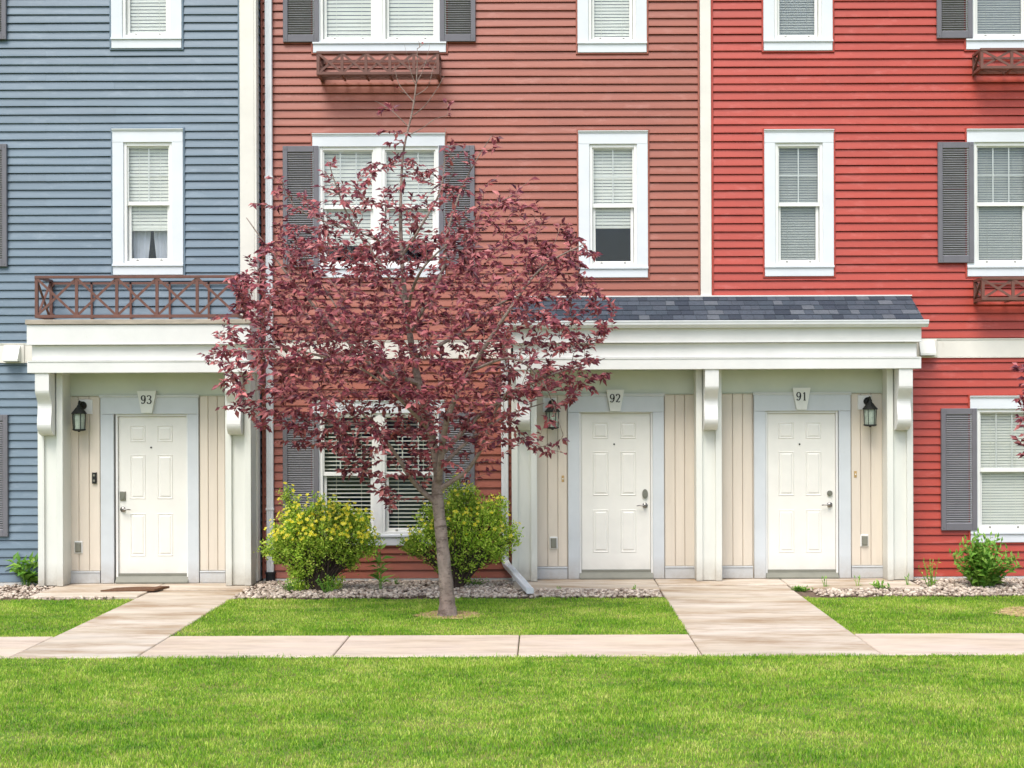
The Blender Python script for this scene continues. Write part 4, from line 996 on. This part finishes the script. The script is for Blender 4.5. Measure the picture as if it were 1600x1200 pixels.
TY = -2.9
def T(px, py, dy=0., r=.03):
    x, z = P(px, py, TY+dy); return (x, TY+dy, z, r)
base = T(699, 960)
trunk = [(T(699,962)[0], TY, -.03, .125), T(699,950,0,.092), T(698,925,0,.078), T(694,880,0,.069), T(688,820,0,.063), T(683,770,0,.060), T(684,735,.02,.048), T(672,670,.05,.042), T(655,600,.05,.038),
         T(646,560,.03,.036), T(640,520,0,.032), T(633,470,0,.028), T(628,400,0,.022), T(626,330,0,.017), T(630,240,0,.012), T(645,170,0,.009), T(651,120,0,.006), T(652,76,0,.003)]
limbs = [
 [T(684,788,0,.034), T(660,768,-.05,.028), T(640,745,-.1,.024), T(622,715,-.2,.02), T(596,680,-.3,.014), T(560,640,-.45,.008)],
 [T(686,765,0,.036), T(706,752,-.05,.026), T(730,735,-.1,.022), T(752,700,-.2,.018), T(770,650,-.3,.013), T(800,600,-.5,.007)],
 [T(684,760,0,.044), T(689,720,-.1,.036), T(700,650,-.25,.030), T(735,580,-.35,.024), T(785,500,-.45,.017), T(845,420,-.5,.011), T(915,380,-.5,.005)],
 [T(655,600,.05,.026), T(600,580,-.2,.02), T(520,560,-.4,.015), T(430,545,-.5,.010), T(325,552,-.6,.004)],
 [T(672,668,.05,.030), T(610,600,.3,.022), T(520,510,.5,.018), T(450,430,.55,.012), T(385,340,.5,.005)],
 [T(640,520,0,.026), T(668,470,-.1,.022), T(692,420,-.15,.018), T(700,360,-.1,.014), T(728,280,0,.008), T(768,212,0,.003)],
 [T(633,470,0,.022), T(600,420,.05,.016), T(545,340,0,.011), T(512,250,-.1,.004)],
 [T(690,710,-.1,.028), T(760,640,.2,.022), T(850,590,.3,.014), T(945,560,.3,.005)],
 [T(646,560,.03,.024), T(720,520,.5,.018), T(790,470,.8,.013), T(860,470,.9,.006)],
 [T(640,520,0,.024), T(640,470,-.5,.018), T(660,420,-.9,.013), T(700,380,-1.1,.006)],
 [T(655,600,.05,.024), T(590,560,.7,.018), T(540,500,1.1,.011), T(500,440,1.2,.005)],
 [T(680,680,.0,.026), T(640,640,-.6,.018), T(600,600,-1.0,.012), T(540,560,-1.2,.005)],
 [T(684,735,.02,.026), T(730,690,.6,.018), T(790,650,1.0,.011), T(850,630,1.1,.005)],
 [T(628,400,0,.016), T(660,350,-.2,.012), T(690,290,-.2,.008), T(696,200,-.2,.003)],
 [T(628,400,0,.014), T(580,370,.3,.01), T(470,330,.4,.006), T(440,280,.3,.003)],
 [T(646,180,0,.006), T(664,165,-.03,.004), T(682,140,-.05,.003), T(694,118,-.06,.0015)],
 [T(647,160,0,.006), T(634,145,.03,.004), T(622,128,.05,.003), T(616,100,.06,.0015)],
 [T(650,130,0,.005), T(660,112,.02,.0035), T(668,86,.03,.0025), T(672,68,.04,.0012)],
 [T(650,135,0,.005), T(642,112,-.03,.0035), T(637,90,-.04,.0025), T(632,70,-.05,.0012)],
 [T(640,200,0,.006), T(618,178,-.04,.004), T(600,165,-.06,.003), T(586,158,-.07,.0015)],
 [T(648,150,0,.004), T(668,136,.05,.003), T(676,110,.06,.0025), T(684,88,.06,.0012)],
 [T(640,210,0,.006), T(660,200,-.04,.004), T(680,186,-.06,.003), T(700,180,-.07,.0015)],
 [T(735,580,-.35,.018), T(800,560,-.5,.012), T(850,600,-.5,.008), T(880,680,-.5,.003)],
]
poly = [(965,478),(915,425),(962,378),(880,345),(850,290),(800,260),(775,205),(735,235),(693,185),(670,250),(640,240),(590,215),(560,250),(515,242),(485,310),(432,265),(400,310),(368,318),(405,390),(350,440),(385,470),(325,490),
        (345,530),(310,550),(360,590),(335,600),(385,640),(345,645),(430,700),(500,690),(560,760),(600,800),(640,760),(690,740),(730,750),(770,735),(795,690),(850,670),(893,715),(885,640),(950,590),(925,540),(955,520)]
env = polar_env(poly, (645, 500))
rnd = random.Random(3); tips = []
while len(tips) < 1850:
    a = rnd.uniform(-math.pi, math.pi); Re = float(env(a)); f = math.sqrt(rnd.random())*1.0; r = Re*f
    if rnd.random() > Re/340: continue
    px = 645+r*math.cos(a); py = 500-r*math.sin(a)
    hd = 1.75*math.sqrt(max(.0, 1-f*f)); dy = rnd.uniform(-hd, hd)
    dens_ = .20 if py < 290 else .42 if py < 370 else 1.0 if py < 620 else .62 if py < 700 else .45
    if px < 430: dens_ *= .8
    if px > 780: dens_ *= .75
    if rnd.random() > dens_: continue
    tips.append(T(px, py, dy)[:3])
for a_, b_ in ((652,60),(640,95),(668,100),(622,140),(690,140),(635,125),(662,70),(612,165),(672,130),(640,78),(660,110),(700,160)): tips.append(T(a_, b_, rnd.uniform(-.12,.12))[:3])
for a_, b_ in ((598,160),(588,175),(592,205),(618,205),(610,225),(660,205),(622,220)): tips.append(T(a_, b_, rnd.uniform(-.1,.1))[:3])
bx, bz = P(655, 105, TY)
grow_tree((base[0], TY, 0), trunk, limbs, tips, 'purple leaved tree standing in the lawn in front of the terracotta house', 'purple leaved trees on the lawn', 11, bare=((bx, bz, .46),))

# second tree, its crown just entering at the right edge
ox = PX(1640, -2.9, 700)
def T2(dx, z, dy=0, r=.03): return (ox+dx, -2.9+dy, z, r)
tr2 = [T2(0,-.03,0,.08), T2(0,.1,0,.06), T2(.02,.8,0,.045), T2(0,1.5,0,.038), T2(.03,2.2,0,.028), T2(.05,2.8,0,.016), T2(.04,3.3,0,.004)]
lm2 = [[T2(.01,1.2,0,.02), T2(-.15,1.5,-.1,.014), T2(-.24,2.0,-.15,.006)], [T2(0,1.5,0,.02), T2(.3,1.9,.2,.014), T2(.5,2.4,.2,.006)], [T2(.02,1.8,0,.018), T2(-.08,2.1,.2,.012), T2(-.2,2.6,.25,.005)], [T2(.02,1.6,0,.018), T2(.2,1.9,-.3,.012), T2(.3,2.3,-.4,.005)]]
tips2 = []
while len(tips2) < 260:
    v = Vector((rnd.uniform(-1,1), rnd.uniform(-1,1), rnd.uniform(-1,1)))
    if v.length > 1: continue
    tips2.append((ox+.17+v.x*.60, -2.9+v.y*.50, 2.15+v.z*.75))
grow_tree((ox, -2.9, 0), tr2, lm2, tips2, 'smaller purple leaved tree whose crown just enters at the right edge', 'purple leaved trees on the lawn', 21, big=0)

# ------------------------------------------------------------------ flowering shrubs
def shrub(px, py, Yd, w, hgt, label, seed, lumps, flowers=130, d=.42):
    rnd = random.Random(seed); x, _ = P(px, py, Yd); r = empty('flowering_shrub', (x, Yd, 0), label, 'shrub', 'yellow flowering shrubs in the stone bed')
    c = []
    ex = []
    for k in range(7):
        a = rnd.uniform(.3, math.pi-.3); q = rnd.uniform(.36, .46); ex.append((q*math.cos(a), .64+q*math.sin(a)*rnd.uniform(.9, 1.12), rnd.uniform(.035, .06)))
    for (lx, lz, lr) in lumps+ex:       # lumps relative to centre: width units, height units
        n = int(190*lr*lr/.09)+2
        for _ in range(n):
            v = Vector((rnd.gauss(0,1), rnd.gauss(0,1), rnd.gauss(0,1))).normalized()*rnd.uniform(.55, 1.06)*lr
            p = Vector((x+lx+v.x, Yd+v.y*d/.5*.9, lz+v.z))
            if p.z > .04: c.append((p, v.normalized()))
    LP, LD, LU, LL, LW = [], [], [], [], []; tw = MB()
    for (p, v) in c:
        o = Vector((x+rnd.uniform(-.06,.06), Yd+rnd.uniform(-.06,.06), .0)); m_ = o.lerp(p, .5)+Vector((0,0,.08))
        if rnd.random() < .5: tw.tube([o, m_, p], [.007,.005,.002], 4, cap=False)
        g = (v*.7+Vector((0,0,.7))).normalized()
        for k in range(rnd.randint(14, 24)):
            q = p+g*rnd.uniform(-.09, .07)+Vector((rnd.gauss(0,1), rnd.gauss(0,1), rnd.gauss(0,1)))*.022
            dd = (g*rnd.uniform(.2,1)+Vector((rnd.gauss(0,1), rnd.gauss(0,1), rnd.gauss(0,1)))*.6).normalized()
            LP.append(tuple(q)); LD.append(tuple(dd)); LU.append((rnd.gauss(0,.5), rnd.gauss(0,.5)-.8, .8)); l = rnd.uniform(.022, .046); LL.append(l); LW.append(l*.48)
    tw.build('stems', M_stem, r); stuff(leafset('foliage', LP, LD, LU, LL, LW, M_pot, r))
    # flowers: five petals, shared mesh
    me = None; cand = [q for q in c if q[1].z > -.1 and q[1].y < .5 and q[0].z > hgt*.42]
    rnd.shuffle(cand)
    for (p, v) in cand[:flowers]:
        if me is None:
            b = MB()
            for k in range(5):
                a = k*2*math.pi/5; ca, sa_ = math.cos(a), math.sin(a); cb, sb = math.cos(a+.5), math.sin(a+.5); cc, sc_ = math.cos(a-.5), math.sin(a-.5)
                b.add([(0,0,0),(.7*cc,.7*sc_,.12),(1.05*ca,1.05*sa_,.2),(.7*cb,.7*sb,.12)], [(0,1,2,3)])
            o = b.build('flower', M_flower); me = o.data
        else: o = bpy.data.objects.new('flower', me); COL.objects.link(o)
        o.parent = r; g = (v+Vector((rnd.gauss(0,.3), -.75, .6))).normalized()
        o.location = p+v*.06+Vector((rnd.gauss(0,.02), -.045, .045))-r.location; o.rotation_euler = g.to_track_quat('Z','Y').to_euler(); s = rnd.uniform(.018, .028); o.scale = (s, s, s)
    return r
shrub(502, 905, -.95, 1.2, 1.3, 'rounded green shrub with many yellow flowers nearest the blue corner', 31,
      [(-.28,.60,.29),(.05,.66,.31),(.34,.62,.26),(-.45,.50,.18),(-.18,.40,.26),(.32,.38,.13),(-.30,.84,.15),(.45,.78,.13),(.10,.86,.13),(-.36,1.02,.08),(-.42,1.14,.05),(.14,1.0,.06),(-.12,.94,.09),(-.22,.16,.15),(.12,.08,.11),(-.64,.50,.06),(.56,.55,.12)], 290)
shrub(712, 905, -.75, 1.2, 1.3, 'green shrub with fewer yellow flowers behind the tree trunk', 37,
      [(-.05,.78,.30),(.28,.70,.31),(-.30,.56,.23),(-.50,.52,.13),(.08,1.0,.19),(.0,1.2,.08),(.20,1.10,.08),(.44,.90,.13),(.48,.52,.19),(.16,.44,.22),(.64,.68,.08),(.72,.60,.05),(-.12,.32,.14),(.10,.20,.11),(.58,1.02,.04)], 100)

# ------------------------------------------------------------------ broad leaved weeds
def weed(px, py, hgt, spread, n_st, label, seed, leaf=.09, cat='plant', mat=None, Yd=None, lpn=6, wr=.38):
    rnd = random.Random(seed)
    if Yd is None:
        Yd = FPX*(CAMH-.02)/max(60, (py-638+ROLL*(px-848)))-CAMD
    x, _ = P(px, py, Yd); r = empty('leafy_plant', (x, Yd, 0), label, cat)
    LP, LD, LU, LL, LW = [], [], [], [], []; st = MB()
    for s in range(n_st):
        a = rnd.uniform(0, 2*math.pi); q = rnd.uniform(.1, 1)*spread; h = hgt*rnd.uniform(.62, 1)*(1-.5*(q/spread)**2) if n_st > 12 else hgt*rnd.uniform(.55, 1)
        p0 = Vector((x+math.cos(a)*q*.25, Yd+math.sin(a)*q*.25, 0)); p1 = Vector((x+math.cos(a)*q, Yd+math.sin(a)*q*.8, h)); m_ = p0.lerp(p1, .5)+Vector((0,0,h*.12))
        st.tube([p0, m_, p1], [.006,.004,.002], 5, cap=False)
        for k in range(lpn):
            f = .15+.85*(k+rnd.random()*.5)/lpn; f = min(1, f); p = p0*(1-f)**2+m_*2*f*(1-f)+p1*f*f
            b_ = k*2.4+rnd.uniform(-.4,.4); d = Vector((math.cos(b_), math.sin(b_), rnd.uniform(.1,.9))); l = leaf*rnd.uniform(.6, 1.1)*(1.1-f*.4)
            LP.append(tuple(p)); LD.append(tuple(d)); LU.append((rnd.gauss(0,.2), rnd.gauss(0,.2)-.2, 1)); LL.append(l); LW.append(l*wr)
        LP.append(tuple(p1)); LD.append((rnd.gauss(0,.3), rnd.gauss(0,.3), 1)); LU.append((0,-1,.3)); LL.append(leaf*.6); LW.append(leaf*.2)
    st.build('stems', M_weed, r)
    if len(LP) <= 60:
        for i in range(len(LP)): leafset('leaf', LP[i:i+1], LD[i:i+1], LU[i:i+1], LL[i:i+1], LW[i:i+1], mat or M_weed, r, droop=.25)
    else: stuff(leafset('foliage', LP, LD, LU, LL, LW, mat or M_weed, r, droop=.2))
    return r
weed(596, 921, .52, .10, 3, 'tall green weed with long leaves between the two flowering shrubs', 41, leaf=.21, lpn=8, wr=.36)
weed(1534, 916, .66, .46, 95, 'leafy green bush on the stones below the lower right window', 43, leaf=.125, lpn=9, wr=.55)
weed(1456, 916, .34, .17, 9, 'small yellow green weed beside the right porch column', 44, leaf=.07, lpn=6)
weed(42, 914, .36, .24, 10, 'leafy green plant at the foot of the left porch column', 45, leaf=.24, lpn=5, wr=.45)
weed(6, 906, .24, .20, 10, 'low green plant at the left edge below the blue wall', 46, leaf=.12, lpn=4)
weed(1376, 920, .07, .14, 8, 'flat green dandelion at the slab edge below door 91', 47, leaf=.12, lpn=3, wr=.3)
weed(1252, 921, .06, .13, 14, 'low dark green clover at the corner of the wide path', 48, leaf=.05, lpn=6, wr=.7)
weed(990, 922, .07, .04, 3, 'tiny green sprout on the stones in front of door 92', 49, leaf=.06, lpn=3)
weed(875, 921, .04, .04, 3, 'tiny green sprout at the slab edge left of door 92', 50, leaf=.05, lpn=3)
weed(512, 925, .22, .22, 16, 'feathery green weed at the foot of the left flowering shrub', 51, leaf=.06, lpn=8, wr=.3)
weed(618, 913, .09, .05, 4, 'small sprout on the stones left of the tree trunk', 52, leaf=.06, lpn=3)
weed(740, 914, .13, .22, 14, 'low green growth on the stones under the right flowering shrub', 53, leaf=.05, lpn=6)
weed(455, 924, .16, .16, 12, 'low green weeds at the left foot of the left flowering shrub', 54, leaf=.05, lpn=6)
for k, (px, py) in enumerate(((1290,918),(1340,917),(1418,915))):
    weed(px, py, .13, .05, 4, ('thin grass tuft on the slab below door 91', 'thin grass tuft right of the door 91 threshold', 'thin grass tuft at the foot of the right porch column')[k], 60+k, leaf=.08, lpn=2, wr=.1)
print('objects', len(bpy.data.objects), 'tris', sum(len(o.data.loop_triangles) if False else sum(len(p.vertices)-2 for p in o.data.polygons) for o in bpy.data.objects if o.type == 'MESH' and len(o.data.polygons) < 5000))
